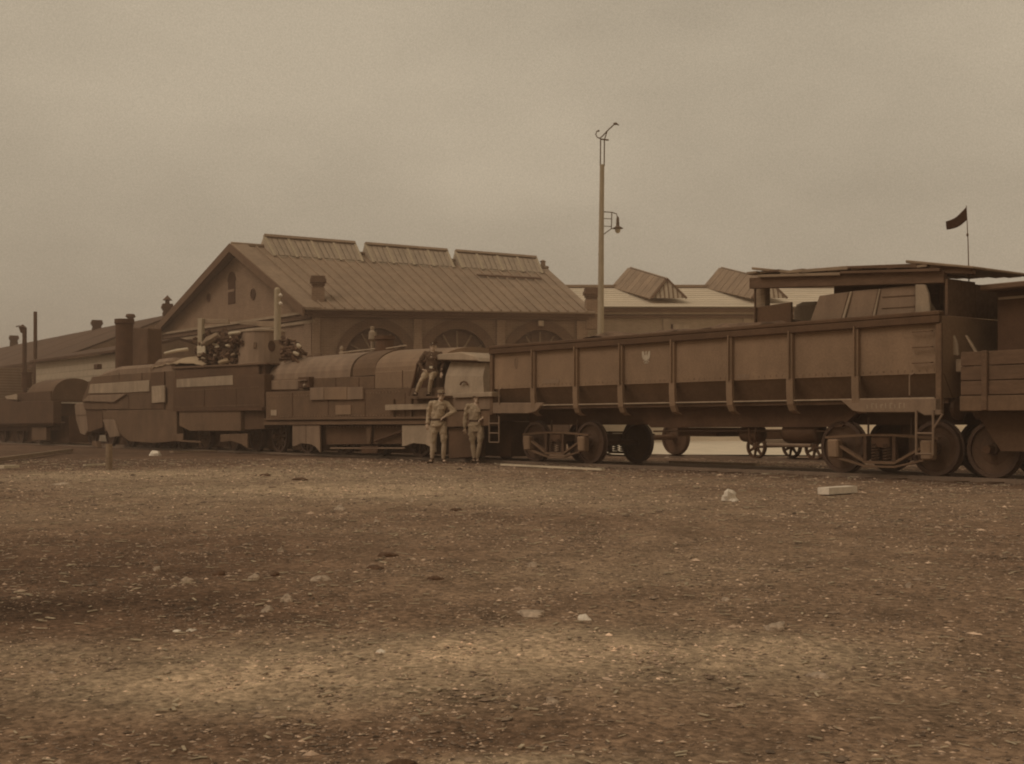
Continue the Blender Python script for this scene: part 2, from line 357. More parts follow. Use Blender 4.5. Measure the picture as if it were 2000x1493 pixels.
# loose gravel: uncountable, one object
def gravel():
    n = 190000
    y = 2.6+ (np.random.rand(n)**1.9)*32; x = (np.random.rand(n)*2-1)*(y*.46+.6)
    dens = np.array([noise.noise(Vector((a_*1.1, b_*.8, 7)))+.6*noise.noise(Vector((a_*3.3, b_*2.6, 2))) for a_, b_ in zip(x, y)])
    keep = np.random.rand(n) < np.clip(.62+.9*dens, .12, 1); x = x[keep]; y = y[keep]; n = len(x)
    sz = (.0026+.0075*np.random.rand(n)**3)*(.7+y*.09)
    big = np.random.rand(n) < .012; sz[big] *= 2.3
    base = np.array([(1,0,0),(0,1,0),(-1,0,0),(0,-1,0),(0,0,1),(0,0,-.6)], float)
    faces = np.array([(0,1,4),(1,2,4),(2,3,4),(3,0,4),(1,0,5),(2,1,5),(3,2,5),(0,3,5)])
    V = np.zeros((n, 6, 3)); ang = np.random.rand(n)*6.28
    B = base[None]*(1+.35*(np.random.rand(n, 6, 1)-.5)); B[:, :, 1] *= (.5+.5*np.random.rand(n))[:, None]; B[:, :, 0] *= (1+.7*np.random.rand(n))[:, None]; B[:, :, 2] *= (.3+.35*np.random.rand(n))[:, None]
    ca, sa = np.cos(ang)[:, None], np.sin(ang)[:, None]
    V[:, :, 0] = (B[:, :, 0]*ca-B[:, :, 1]*sa)*sz[:, None]+x[:, None]; V[:, :, 1] = (B[:, :, 0]*sa+B[:, :, 1]*ca)*sz[:, None]+y[:, None]
    z0 = np.array([gz(a_, b_) for a_, b_ in zip(x, y)]); V[:, :, 2] = B[:, :, 2]*sz[:, None]+(z0+sz*.12)[:, None]
    fs = (faces[None]+(np.arange(n)*6)[:, None, None]).reshape(-1, 3)
    me = bpy.data.meshes.new('gravel'); me.from_pydata(V.reshape(-1, 3).tolist(), [], fs.tolist()); me.update()
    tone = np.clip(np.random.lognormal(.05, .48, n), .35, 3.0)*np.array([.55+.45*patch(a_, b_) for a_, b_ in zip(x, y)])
    at = me.attributes.new('tone', 'FLOAT', 'POINT'); at.data.foreach_set('value', np.repeat(tone, 6))
    m = mat('gravel_stone', (.31, .222, .155), .2, 20, .9, .1); t = m.node_tree; b = t.nodes['Principled BSDF']
    v = b.inputs['Base Color'].links[0].from_node; an = t.nodes.new('ShaderNodeAttribute'); an.attribute_name = 'tone'
    v2 = t.nodes.new('ShaderNodeVectorMath'); v2.operation = 'SCALE'; t.links.new(v.outputs[0], v2.inputs[0]); t.links.new(an.outputs['Fac'], v2.inputs['Scale']); t.links.new(v2.outputs[0], b.inputs['Base Color'])
    me.materials.append(m)
    o = bpy.data.objects.new('gravel', me); C.objects.link(o); tag(o, 'loose pebbles and cinders strewn over the yard', None, None, 'stuff')
    # wood chips and straw
    n = 5200; mb = MB(); chips = []
    for i in range(n):
        yy = 2.7+(random.random()**1.7)*30; xx = (random.random()*2-1)*(yy*.46+.5); L_ = random.uniform(.006, .022)*(.5+yy*.13); W_ = L_*random.uniform(.08, .3); an_ = random.gauss(0, .8); zz = gz(xx, yy)+.006
        dx, dy = math.cos(an_), math.sin(an_); tz = random.uniform(-.1, .1)*L_
        mb.slab([(xx-dx*L_+dy*W_, yy-dy*L_-dx*W_, zz-tz), (xx+dx*L_+dy*W_, yy+dy*L_-dx*W_, zz+tz), (xx+dx*L_-dy*W_, yy+dy*L_+dx*W_, zz+tz), (xx-dx*L_-dy*W_, yy-dy*L_+dx*W_, zz-tz)], (0, 0, W_*.5))
    o = mb.build('litter', mat('wood_chips', (.46, .37, .25), .4, 2, .95, 0)); tag(o, 'thin chips and straw scattered on the gravel yard', None, None, 'stuff')
gravel()

def stone_mesh(w, d, h, seed, m='stone', name='stone'):
    mb = MB().ball((0, 0, 0), (w/2, d/2, h), 14, 8)
    vs = []
    for p in mb.v:
        q = Vector(p); k = 1+.55*noise.noise(q/max(w, .01)*2.2+Vector((seed*3.1, 0, 0)))+.30*noise.noise(q/max(w, .01)*5+Vector((0, seed, 0)))
        q = Vector((q.x*k, q.y*k, max(-h*.25, q.z*k))); vs.append(tuple(q))
    mb.v = vs
    return mb.build(name, m)
STONES = [  # px, py, width px, height px, label, material
    (1427, 968, 32, 24, 'large white lump lying on the gravel in front of the wagon', 'white'),
    (1142, 1200, 26, 13, 'smooth pale stone with a rounded top at mid yard', 'white'),
    (1080, 1366, 25, 13, 'pale half buried stone nearest to the bottom of the yard', 'stone'),
    (1418, 1160, 18, 9, 'small pale stone in the open gravel below the white lump', 'stone'),
    (1040, 1190, 52, 13, 'wide low stone heaped with dirt beside the smooth pale stone', 'stone'),
    (560, 1165, 24, 16, 'pale hollow topped stone in the left part of the yard', 'stone'),
    (522, 1182, 26, 12, 'pointed pale stone just below the hollow topped stone', 'stone'),
    (548, 1072, 13, 10, 'round pale pebble standing alone on the gravel', 'stone'),
    (306, 1105, 14, 10, 'pale cobble at the edge of the dark earth', 'stone'),
    (365, 1130, 22, 12, 'dull cobble right of the one at the dark earth edge', 'stone'),
    (495, 1126, 20, 12, 'dull tan cobble left of a dark hollow', 'stone'),
    (628, 1128, 40, 11, 'long flat tan stone beyond the hollow topped stone', 'stone'),
    (663, 990, 22, 10, 'tan stone on the bright gravel before the locomotive', 'stone'),
    (806, 977, 10, 6, 'small pebble on the bright gravel below the soldiers', 'stone'),
    (735, 1018, 16, 8, 'low pale pebble beyond the middle of the yard', 'stone'),
    (1040, 1098, 20, 10, 'grey tan cobble in the middle of the yard', 'stone'),
    (743, 1269, 18, 7, 'thin white stone flake in the pale strip of gravel', 'white'),
    (373, 1221, 20, 5, 'left one of two flat white flakes lying close together', 'white'),
    (345, 1221, 18, 4, 'thin white sliver beside the larger flat flake', 'white'),
    (102, 1303, 16, 6, 'flat pale stone on the pale track at the left', 'stone'),
    (508, 1366, 14, 6, 'small flat stone at the lower left of the yard', 'stone'),
    (810, 1393, 18, 8, 'dull stone low in the middle of the yard', 'stone'),
    (1775, 1141, 14, 13, 'upright pale stone near the right side of the yard', 'stone'),
    (1515, 1220, 42, 15, 'broad flat tan slab lying in the gravel', 'stone'),
    (1600, 1308, 40, 9, 'flat pale slab lowest on the right of the yard', 'stone'),
    (303, 887, 26, 10, 'bright white lump beside the far armoured locomotive', 'white'),
    (915, 965, 14, 8, 'small tan stone below the plank end', 'stone'),
    (118, 944, 34, 5, 'long pale flake on the left verge', 'stone'),
    (1434, 976, 10, 4, 'small chip just under the large white lump', 'white')]
for i, (px, py, wp, hp, lab, m) in enumerate(STONES):
    g = G(px, py+hp*.3); s_ = F/g.y; w_ = wp/s_; h_ = hp/s_
    o = stone_mesh(w_, min(w_*.8, .5), h_*.85, i, m, 'stone'); o.location = (g.x, g.y, gz(g.x, g.y)+h_*.02)
    o.rotation_euler = (0, 0, random.uniform(-.4, .4)); tag(o, lab, 'stone')
K['soil'] = mat('dark_damp_soil', (.120, .068, .040), .3, 12, .95, .4, fine=60)
CLODS = [(519, 927, 16, 7, 'dark clod on the bright gravel near the tender'), (587, 935, 24, 6, 'wide dark clod below the locomotive shields'), (538, 1120, 15, 11, 'dark block of earth beside the tan cobbles'),
         (427, 1114, 24, 13, 'large dark clod in a shallow hollow'), (891, 993, 18, 8, 'dark clod below the standing soldiers'), (757, 1081, 34, 9, 'long dark clod right of the round pale pebble'),
         (733, 1108, 26, 8, 'dark clod lying nearer than the long one'), (850, 1125, 28, 10, 'dark clod at the head of the pale worn patch'), (780, 1478, 56, 30, 'dark ragged mound of earth at the bottom of the yard')]
for i, (px, py, wp, hp, lab) in enumerate(CLODS):
    g = G(px, py+hp*.3); s_ = F/g.y; w_ = wp/s_; h_ = hp/s_
    o = stone_mesh(w_*1.15, min(w_*.9, .6), h_*.7, i+50, 'soil', 'clod'); o.location = (g.x, g.y, gz(g.x, g.y)); tag(o, lab, 'clod')

def plank(name, a, b, wdt, th, m, lab, cat='plank', z=.03, tiltz=0):
    a = Vector(a); b = Vector(b); c = (a+b)/2; L_ = (b-a).length
    mb = MB()
    k = 8
    for i in range(k):
        x0 = -L_/2+L_*i/k; x1 = -L_/2+L_*(i+1)/k; 
        y = [.02*math.sin(i*1.1), .02*math.sin((i+1)*1.1)]
        mb.hexa([(x0, -wdt/2+y[0]*wdt*3, 0), (x1, -wdt/2+y[1]*wdt*3, 0), (x1, wdt/2+y[1]*wdt, 0), (x0, wdt/2+y[0]*wdt, 0), (x0, -wdt/2+y[0]*wdt*3, th), (x1, -wdt/2+y[1]*wdt*3, th), (x1, wdt/2+y[1]*wdt, th), (x0, wdt/2+y[0]*wdt, th)])
    o = mb.build(name, m); o.location = (c.x, c.y, z); o.rotation_euler = (0, -math.asin(max(-.9, min(.9, (b.z-a.z)/L_))), math.atan2(b.y-a.y, b.x-a.x)); tag(o, lab, cat); return o
plank('plank', G(980, 911), G(1178, 921), .09, .035, 'wood_pale', 'long pale splintered plank lying before the coal wagon bogie', z=.02)
plank('board', G(1608, 966), G(1664, 962), .17, .09, 'white', 'short thick whitewashed board lying on the gravel', 'board', z=.0)
plank('board', G(2, 918), G(32, 917), .22, .06, 'wood_pale', 'short white board at the left verge', 'board')
plank('beam', G(-60, 913), G(140, 884), .10, .10, 'wood', 'long low beam lying in the dark bed at far left', 'beam')
plank('plank', G(165, 913), G(215, 911), .08, .03, 'wood_pale', 'short thin plank beside the stump post', 'plank')
plank('plank', G(335, 886), G(420, 884), .2, .04, 'wood', 'brown plank lying right of the bright white lump', 'plank')
po = MB().tube([(0, 0, -.1), (0, 0, .52)], [.075, .07], 10).build('stump_post', 'wood'); g = G(213, 916); po.location = g; tag(po, 'short dark stump post standing on the left verge', 'post')
plank('plank', G(1310, 906), G(1480, 911), .14, .07, 'wood', 'low brown timber lying under the coal wagon', 'timber', z=0)

# sandy strip beyond the tracks
sand = MB(); pts = []
for i in range(25):
    x = -6+i*2.2; sand.v += [(x+8.6, 37.5+.6*math.sin(i*1.3), 0), (x+13, 84, 0)]
for i in range(24): sand.f.append((2*i, 2*i+2, 2*i+3, 2*i+1))
o = sand.build('sandy_path', mat('pale_sand', (.74, .63, .47), .15, .8, .95, .1)); o.location = (0, 0, .03); tag(o, 'pale sandy strip behind the wagon', None, None, 'structure')

# ---------------------------------------------------------------- tracks
def track(name, v, u0, u1, lab, us0, us1):
    r = empty(name, world(0, v), TR)
    for dv in (-.76, .76):
        rl = MB().box(u0, u1, dv-.035, dv+.035, -.04, RAILZ-.002).box(u0, u1, dv-.06, dv+.06, -.09, -.04); rl.build('rail', 'rail', r)
    me = None
    k = int((us1-us0)/.62)
    for i in range(k):
        if me is None:
            o = MB().box(-.12, .12, -1.3, 1.3, -.12, 0).build('sleeper', 'wood_dark', r, .015); me = o.data
        else:
            o = bpy.data.objects.new('sleeper', me); C.objects.link(o); o.parent = r
        o.location = (us0+i*.62+random.uniform(-.04, .04), random.uniform(-.06, .06), -.012+random.uniform(-.008, .008)); o.rotation_euler = (0, 0, random.gauss(0, .01))
    tag(r, lab, 'railway track')
track('railway_track', 1.40, -120, 14, 'nearest railway track carrying the armoured train', -34, 6)
track('railway_track', 7.6, -120, 14, 'second railway track with the small trolley on it', -26, -2)

# ---------------------------------------------------------------- coal wagon
W = Veh('coal_wagon', U(1400))
tag(W.root, 'long high sided steel coal wagon with white eagle emblem', 'wagon')
zt, zl, zd, zs = 2.735, 1.765, 1.365, 1.14
def wz(px, z, v=0): return (U(px, v)-W.u0, z)
ribs = [1043, 1126, 1214, 1315, 1427, 1545, 1673]
xs = [958]+ribs+[1838]
for i in range(len(xs)-1):
    a_, b_ = U(xs[i])-W.u0, U(xs[i+1])-W.u0
    o = MB().box(a_+.008, b_-.008, .035, .055, zl, zt-.02).build('side_panel', 'steel', W.root, .004)
    # rivet strips
    rv = MB()
    for k in range(int((b_-a_)/.14)):
        rv.box(a_+.1+k*.14, a_+.125+k*.14, .025, .035, zl+.05, zl+.075)
    rv.build('rivet_row', 'steel', o)['kind'] = 'stuff'
    MB().hexa([(a_, .32, zd), (b_, .32, zd), (b_, .36, zd), (a_, .36, zd), (a_, .055, zl), (b_, .055, zl), (b_, .095, zl), (a_, .095, zl)]).build('shaded_hopper_plate', 'steel2', W.root)  # darker steel than the panels, standing in for shade under the overhang
for x in ribs:
    c_ = U(x)-W.u0; mb = MB()
    mb.box(c_-.055, c_+.055, -.035, .035, zl, zt-.05)
    mb.box(c_-.012, c_+.012, -.085, -.035, zl, zt-.1)
    pr = [(0, zl), (.0, 1.55), (.02, 1.30), (.08, 1.18), (.2, 1.12)]
    for k in range(len(pr)-1):
        (y0, z0), (y1, z1) = pr[k], pr[k+1]
        mb.hexa([(c_-.075, y1-.05, z1), (c_+.075, y1-.05, z1), (c_+.075, y1+.01, z1), (c_-.075, y1+.01, z1), (c_-.075, y0-.05, z0), (c_+.075, y0-.05, z0), (c_+.075, y0+.01, z0), (c_-.075, y0+.01, z0)])
    mb.build('rib', 'steel', W.root)
uL, uR = U(958)-W.u0, U(1838)-W.u0
MB().box(uL, uR, -.06, .10, zt-.02, zt+.06).build('top_rim', 'hull', W.root, .02)
MB().box(uL, uR, -.06, 0.03, zt-.14, zt-.022).build('rim_flange', 'hull', W.root, .01)
MB().box(uL, uR, 2.70, 2.86, zt-.02, zt+.06).build('top_rim', 'hull', W.root, .02)
MB().box(uL+.05, uR-.05, 2.745, 2.785, zd, zt-.022).build('far_side', 'steel2', W.root)
MB().box(uL, uL+.05, .056, 2.744, zd, zt-.022).build('end_wall', 'steel', W.root)
MB().box(uR-.05, uR, .056, 2.744, zd, zt-.022).build('end_wall', 'steel', W.root)
for c_ in (uL, uR-.09): MB().box(c_, c_+.11, -.03, .034, zs+.02, zt-.142).build('corner_post', 'steel2', W.root, .01)
MB().box(uL+.12, uR-.12, -.02, .0, zd-.012, zd+.012).build('deck_edge', 'pale', W.root)
MB().box(uL+.1, uR-.1, .37, 2.7, zd-.08, zd-.013).build('floor', 'hull', W.root)
def sill(pix, lab=None): return W.plate('end_sill', pix, -.03, .06, 'mid')
sill([(962, 787), (1062, 787), (1045, 805), (1030, 808), (962, 808)])
sill([(1640, 780.5), (1838, 778), (1838, 811), (1805, 812), (1795, 806), (1682, 806), (1665, 803)])
# faint lettering on the right sill and stencilled marks, as small strokes
mk = MB()
for k in range(9):
    c_ = U(1695+k*9)-W.u0; h_ = .09 if k % 3 else .07
    mk.box(c_, c_+.02, -.034, -.0305, 1.20, 1.20+h_)
    if k % 2: mk.box(c_+.021, c_+.05, -.034, -.0305, 1.20+h_-.018, 1.20+h_)
mk.build('sill_lettering', 'pale', W.root)['kind'] = 'stuff'
for x0, x1, y0, y1 in ((1060, 1092, 742, 750), (1440, 1463, 732, 741)):
    W.plate('stencil_mark', [(x0, y0), (x1, y0-1), (x1, y1-1), (x0, y1)], .0345-.006, .0345, 'mid', bevel=0)
# eagle emblem
ex, ez = T(1262, 697, .03); ex -= W.u0; e_ = MB()
wing = [(.016, -.04), (.016, .03), (.040, .030), (.062, .095), (.090, .118), (.122, .10), (.116, .0), (.092, -.05), (.05, -.065)]
e_.prism([(ex+x, ez+z) for x, z in wing], .026, .034); e_.prism([(ex-x, ez+z) for x, z in wing], .026, .034)
e_.prism([(ex-.018, ez-.09), (ex+.018, ez-.09), (ex+.018, ez+.06), (ex+.022, ez+.10), (ex, ez+.115), (ex-.034, ez+.095), (ex-.018, ez+.075)], .026, .034)
for k in (-1, 0, 1): e_.prism([(ex, ez-.08), (ex+k*.045-.012, ez-.14), (ex+k*.045+.012, ez-.145)], .026, .034)
for k in (-1, 1): e_.prism([(ex+k*.02, ez-.05), (ex+k*.085, ez-.10), (ex+k*.075, ez-.112), (ex+k*.02, ez-.07)], .026, .034)
e_.build('eagle_emblem', 'emblem', W.root)
# oval mark and left end rails
MB().tube([(U(1006)-W.u0+.09*math.cos(t*.524)*.5, .03, 2.35+.12*math.sin(t*.524)) for t in range(13)], .008, 6).build('oval_mark', 'mid', W.root)
lad = MB()
for x in (957, 976): lad.tube([(U(x)-W.u0, -.02, 1.12), (U(x)-W.u0, -.02, .50)], .02, 8)
for z in (.5, .72, .95): lad.tube([(U(957)-W.u0, -.02, z), (U(976)-W.u0, -.02, z)], .016, 8)
lad.build('step_ladder', 'mid', W.root)
lad = MB()
for x in (1793, 1826): lad.tube([(U(x)-W.u0, -.05, 1.16), (U(x)-W.u0, -.05, .42)], .022, 8)
for z in (.44, .78): lad.tube([(U(1793)-W.u0, -.05, z), (U(1826)-W.u0, -.05, z)], .017, 8)
lad.tube([(U(1826)-W.u0, -.05, .85), (U(1826)-W.u0+.16, -.02, 1.1)], .02, 8)
lad.build('step_ladder', 'mid', W.root)
for x in (1780, 978):
    h = MB().tube([(U(x)-W.u0, .0, zd+.02), (U(x)-W.u0, -.05, zd+.05), (U(x)-W.u0, -.05, zl-.02), (U(x)-W.u0+.06, -.0, zl+.02)], .014, 8); h.build('grab_rail', 'mid', W.root)
gr = MB()
for k in range(3):
    gr.tube([(U(1785)-W.u0, -.0, 1.95+k*.26), (U(1785)-W.u0, -.05, 1.95+k*.26), (U(1822)-W.u0, -.05, 1.95+k*.26), (U(1822)-W.u0, .0, 1.95+k*.26)], .012, 6)
gr.build('grab_iron', 'steel2', W.root)
# underframe
MB().box(uL+.3, uR-.3, .95, 1.13, .92, zd-.081).build('centre_sill', 'dark', W.root)
MB().box(uL+.3, uR-.3, 1.65, 1.83, .92, zd-.081).build('centre_sill', 'dark', W.root)
for px0, px1 in ((1180, 1640),):
    MB().prism([(U(1190)-W.u0, zd-.08), (U(1650)-W.u0, zd-.08), (U(1600)-W.u0, .88), (U(1230)-W.u0, .86)], .62, .80).build('truss_plate', 'dark', W.root)
MB().lathe((U(1392)-W.u0, .9, .74), [(.001, 0), (.15, 0), (.16, .05), (.16, .42), (.15, .47), (.001, .47)], 'x', 18).build('brake_cylinder', 'dark', W.root, smooth=True)
MB().lathe((U(1480)-W.u0, .85, .76), [(.001, 0), (.18, .0), (.2, .07), (.2, .75), (.18, .82), (.001, .82)], 'x', 18).build('air_tank', 'dark', W.root, smooth=True)
MB().tube([(U(1428)-W.u0, .5, .85), (U(1430)-W.u0, .5, .62), (U(1434)-W.u0, .5, .55), (U(1440)-W.u0, .5, .62), (U(1442)-W.u0, .5, .85)], .02, 8).build('safety_loop', 'dark', W.root)
MB().tube([(U(1230)-W.u0, .7, .78), (U(1390)-W.u0, .7, .80), (U(1620)-W.u0, .7, .80)], .02, 6).build('brake_rod', 'rust', W.root)
MB().box(U(1270)-W.u0, U(1345)-W.u0, .8, 1.6, .68, .86).build('brake_beam', 'dark', W.root)
# archbar bogies
def bogie(cu, half, r=.47):
    for s_ in (-1, 1): wheelset(W, cu+s_*half, r, .62)
    for vv, near in ((.40, True), (2.38, False)):
        c0 = cu-W.u0; mb = MB(); ax = RAILZ+r
        def bar(pts, w_=.06, th=.04):
            for (x0, z0), (x1, z1) in zip(pts[:-1], pts[1:]):
                mb.hexa([(c0+x0, vv, z0-th/2), (c0+x1, vv, z1-th/2), (c0+x1, vv+w_*1.5, z1-th/2), (c0+x0, vv+w_*1.5, z0-th/2), (c0+x0, vv, z0+th/2), (c0+x1, vv, z1+th/2), (c0+x1, vv+w_*1.5, z1+th/2), (c0+x0, vv+w_*1.5, z0+th/2)])
        bar([(-half-.2, ax+.17), (-.32, ax+.22), (.32, ax+.22), (half+.2, ax+.17)])
        bar([(-half-.1, ax+.12), (-.30, ax-.26), (.30, ax-.26), (half+.1, ax+.12)], th=.05)
        bar([(-half-.1, ax-.16), (-.30, ax-.33), (.30, ax-.33), (half+.1, ax-.16)], th=.035)
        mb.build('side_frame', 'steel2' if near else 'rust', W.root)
        for s_ in (-1, 1):
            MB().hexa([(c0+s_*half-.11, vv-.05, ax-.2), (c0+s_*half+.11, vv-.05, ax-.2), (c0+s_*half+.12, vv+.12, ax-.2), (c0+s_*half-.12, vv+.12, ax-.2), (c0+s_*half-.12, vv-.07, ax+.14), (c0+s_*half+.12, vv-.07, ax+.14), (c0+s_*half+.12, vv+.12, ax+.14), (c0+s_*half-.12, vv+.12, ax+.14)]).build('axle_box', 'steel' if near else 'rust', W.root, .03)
        for s_ in (-1, 1):
            MB().box(c0+s_*.30-.035, c0+s_*.30+.035, vv-.005, vv+.08, ax-.235, ax+.2).build('bolster_column', 'rust', W.root)
        for s_ in (-.12, .12):
            sp = MB().tube([(c0+s_+.07*math.cos(t*1.05), vv+.05+.07*math.sin(t*1.05), ax-.235+t*.0085) for t in range(36)], .014, 5); sp.build('bogie_spring', 'rust', W.root)
    for s_ in (-1, 1):
        x_ = c0+s_*(half-r-.05); MB().prism([(x_-.04, RAILZ+.25), (x_+.04, RAILZ+.25), (x_+.06, RAILZ+r*1.5), (x_-.02, RAILZ+r*1.5)], .66, .74).build('brake_shoe', 'rust', W.root)
        MB().tube([(x_, .7, RAILZ+r*1.5), (x_, .7, 1.05)], .02, 6).build('brake_hanger', 'rust', W.root)
    MB().box(cu-W.u0-.2, cu-W.u0+.2, .42, 2.4, RAILZ+r+.0, RAILZ+r+.19).build('bolster', 'dark', W.root, .02)
    MB().lathe((cu-W.u0, 1.4, RAILZ+r+.191), [(.001, 0), (.25, 0), (.2, .6), (.001, .6)], 'z', 16).build('centre_pivot', 'dark', W.root)
uA, uB = U(1640, .6), U(1828, .6)
bogie((uA+uB)/2, (uB-uA)/2*.97)
hb = (uB-uA)/2*.97; uc = U(1150, .6)-hb
bogie(uc, hb)
# couplings and buffers
for s_, c_ in ((1, uR), (-1, uL)):
    for v in (.55, 2.3):
        MB().lathe((c_+(0 if s_ > 0 else -.42), v, 1.2), [(.001, 0), (.09, 0), (.09, .3), (.2 if s_ > 0 else .09, .34), (.2 if s_ > 0 else .09, .42), (.001, .42)] if s_ > 0 else [(.001, 0), (.2, 0), (.2, .08), (.09, .12), (.09, .42), (.001, .42)], 'x', 20).build('buffer', 'rust', W.root)
# coal on top
coal = MB(); nx, ny = 60, 12; b0 = U(1070)-W.u0; b1 = U(1560)-W.u0
for i in range(nx+1):
    for j in range(ny+1):
        x = b0+(b1-b0)*i/nx; y = .1+2.6*j/ny; e = min(i, nx-i)/6; ed = min(1, e)*math.sin(math.pi*(j+.8)/(ny+1.6))**.4
        z = zt-.06+ed*(.24+.12*noise.noise(Vector((x*1.2, y*1.2, 2)))+.07*noise.noise(Vector((x*5, y*4, 0))))
        coal.v.append((x, y, z))
for i in range(nx):
    for j in range(ny): q = i*(ny+1)+j; coal.f.append((q, q+ny+1, q+ny+2, q+1))
o = coal.build('coal', 'coal', None); o.location = world(W.u0, 0); o.rotation_euler = (0, 0, TR); tag(o, 'heap of dark slack coal rising over the wagon side', 'coal', None, 'stuff')

# ---------------------------------------------------------------- timber shelter built into the wagon end
SH = Veh('timber_shelter', U(1650, .3), .3)
tag(SH.root, 'rough plank roofed timber shelter standing in the coal wagon', 'shelter')
SH.plate('fascia_board', [(1463, 543), (1843, 527), (1843, 553), (1463, 564)], .22, .34, 'wood_dark', bevel=.01)
zr = T(1463, 540, .3)[1]; zr2 = T(1843, 527, .3)[1]
uu0, uu1 = U(1463, .22)-SH.u0, U(1843, .22)-SH.u0
npl = 16
for i in range(npl):          # roof planks laid across, a little uneven
    a_ = uu0+(uu1-uu0)*i/npl; b_ = uu0+(uu1-uu0)*(i+1)/npl-.02; t = i/npl; zz = zr+(zr2-zr)*t+.01+random.uniform(0, .035); ov = random.uniform(-.16, -.02)
    MB().hexa([(a_, ov, zz), (b_, ov, zz+random.uniform(-.01, .01)), (b_, 2.35, zz), (a_, 2.35, zz), (a_, ov, zz+.04), (b_, ov, zz+.04), (b_, 2.35, zz+.04), (a_, 2.35, zz+.04)]).build('roof_plank', random.choice(['wood', 'wood', 'wood_dark']), SH.root)
for x0, x1, y0, y1, y2, m in ((1468, 1560, 522, 531, 533, 'wood'), (1535, 1655, 529, 519.5, 525, 'wood'), (1655, 1790, 520, 515, 521, 'wood_dark'), (1480, 1640, 537, 532, 536, 'wood'), (1640, 1835, 530, 524, 528, 'wood_dark')):
    SH.plate('loose_plank', [(x0, y0), (x1, y1), (x1, y2+2), (x0, y0+5)], .12+random.uniform(0, .06), .45, m, bevel=.005)
SH.plate('upper_roof', [(1768, 508), (1900, 520), (1900, 525), (1768, 514)], .15, 2.6, 'wood')
SH.plate('upper_fascia', [(1780, 514), (1900, 525), (1900, 536), (1843, 534), (1843, 526), (1780, 526)], .24, .34, 'wood_dark')
SH.plate('post', [(1476, 562), (1494, 562), (1494, 640), (1476, 640)], .5, .66, 'wood')
SH.plate('thin_post', [(1472, 562), (1474.5, 562), (1474.5, 640), (1472, 640)], .3, .35, 'wood_dark')
SH.plate('armour_plate', [(1474, 601), (1545, 590), (1545, 650), (1474, 655)], .36, .42, 'hull')
SH.plate('round_barrel', [(1545, 600), (1556, 590), (1600, 588), (1600, 645), (1545, 645)], 1.3, 2.0, 'pale', bevel=.1)
pan = [(1581, 630), (1600, 578), (1658, 570), (1643, 624.5)], [(1650, 624), (1664, 569), (1716, 564), (1703, 620)], [(1708, 620), (1719, 564), (1788, 557), (1788, 614)]
for q in pan: SH.plate('leaning_panel', q, .30, .35, 'mid')
for q in ([(1643, 624.5), (1649, 624.3), (1664, 569.3), (1659, 570)], [(1703, 620.5), (1708, 620), (1719, 564), (1716, 564.3)]): SH.plate('batten', q, .265, .29, 'pale')
for y in (580, 602):
    SH.plate('batten', [(1722, y), (1786, y-4), (1786, y-3), (1722, y+1)], .285, .298, 'steel2', bevel=0)
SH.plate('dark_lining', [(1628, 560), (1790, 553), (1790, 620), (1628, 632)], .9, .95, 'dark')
SH.plate('curved_end_plate', [(1787, 556), (1806, 556), (1813, 575), (1817, 616), (1787, 618)], .20, .26, 'pale')
SH.plate('strut', [(1812, 583), (1832, 618), (1827, 620), (1810, 588)], .4, .46, 'wood')
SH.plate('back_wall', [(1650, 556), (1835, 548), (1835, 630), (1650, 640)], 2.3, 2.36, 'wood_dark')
for k in range(6): MB().box(uu1-.0, uu1+.05, -.04+k*.41, -.04+k*.41+.40, zt+.0, zr2-.16+random.uniform(-.05, .0)).build('end_plank', 'wood_dark', SH.root)
SH.plate('corner_post', [(1836, 553), (1842, 553), (1842, 626), (1836, 626)], 2.2, 2.35, 'wood_dark')
# the flag
fu, fz = T(1893, 545, 1.4)
fb = world(fu, 1.4)
fl = empty('flag', (fb.x, fb.y, fz-.3)); tag(fl, 'small dark flag fluttering on a thin pole above the shelter', 'flag')
s_ = S(1893, 1.4); ztop = H+(829-402)/s_-(fz-.3)
MB().tube([(0, 0, 0), (-.02, 0, ztop*.6), (-.05, 0, ztop)], [.012, .009, .006], 8).build('flag_pole', 'wood_dark', fl)
MB().ball((-.03, 0, ztop-.42*1.2), (.02, .02, .03)).build('pole_knot', 'wood_dark', fl)
fm = MB(); n_ = 14
for i in range(n_+1):
    t = i/n_
    for j in range(7):
        q = j/6; x = -.05-t*.34; z = ztop-.02-t*.24-q*(.22-.08*t)-.05*math.sin(t*3); y = .06*math.sin(t*7+q)*t
        fm.v.append((x+q*.02, y, z))
for i in range(n_):
    for j in range(6): q = i*7+j; fm.f.append((q, q+1, q+8, q+7))
o = fm.build('flag_cloth', 'flag', fl, smooth=True); sm = o.modifiers.new('s', 'SOLIDIFY'); sm.thickness = .004

# ---------------------------------------------------------------- next wagon at the right edge
N = Veh('plank_wagon', U(1950)); tag(N.root, 'plank sided wagon coupled at the right of the coal wagon', 'wagon')
n0, n1 = U(1876)-N.u0, U(1876)+7-N.u0
for k in range(3):
    MB().box(n0, n1, .0, .05, 1.40+k*.235, 1.40+k*.235+.222).build('side_plank', 'wood_dark', N.root, .008)
MB().box(n0, n1, -.03, .12, 1.14, 1.385).build('sill', 'steel2', N.root, .01)
MB().box(n0, n1, .13, 2.7, 1.3, 1.38).build('floor', 'wood_dark', N.root)
MB().box(n0, n1, 2.71, 2.76, 1.40, 2.1).build('far_side', 'wood_dark', N.root)
MB().box(n0, n0+.05, .052, 2.7, 1.385, 2.1).build('end_board', 'wood_dark', N.root)
for k in range(6): MB().box(n0+.4+k*1.2, n0+.5+k*1.2, -.06, -.002, 1.15, 2.1).build('stake', 'wood_dark', N.root, .01)
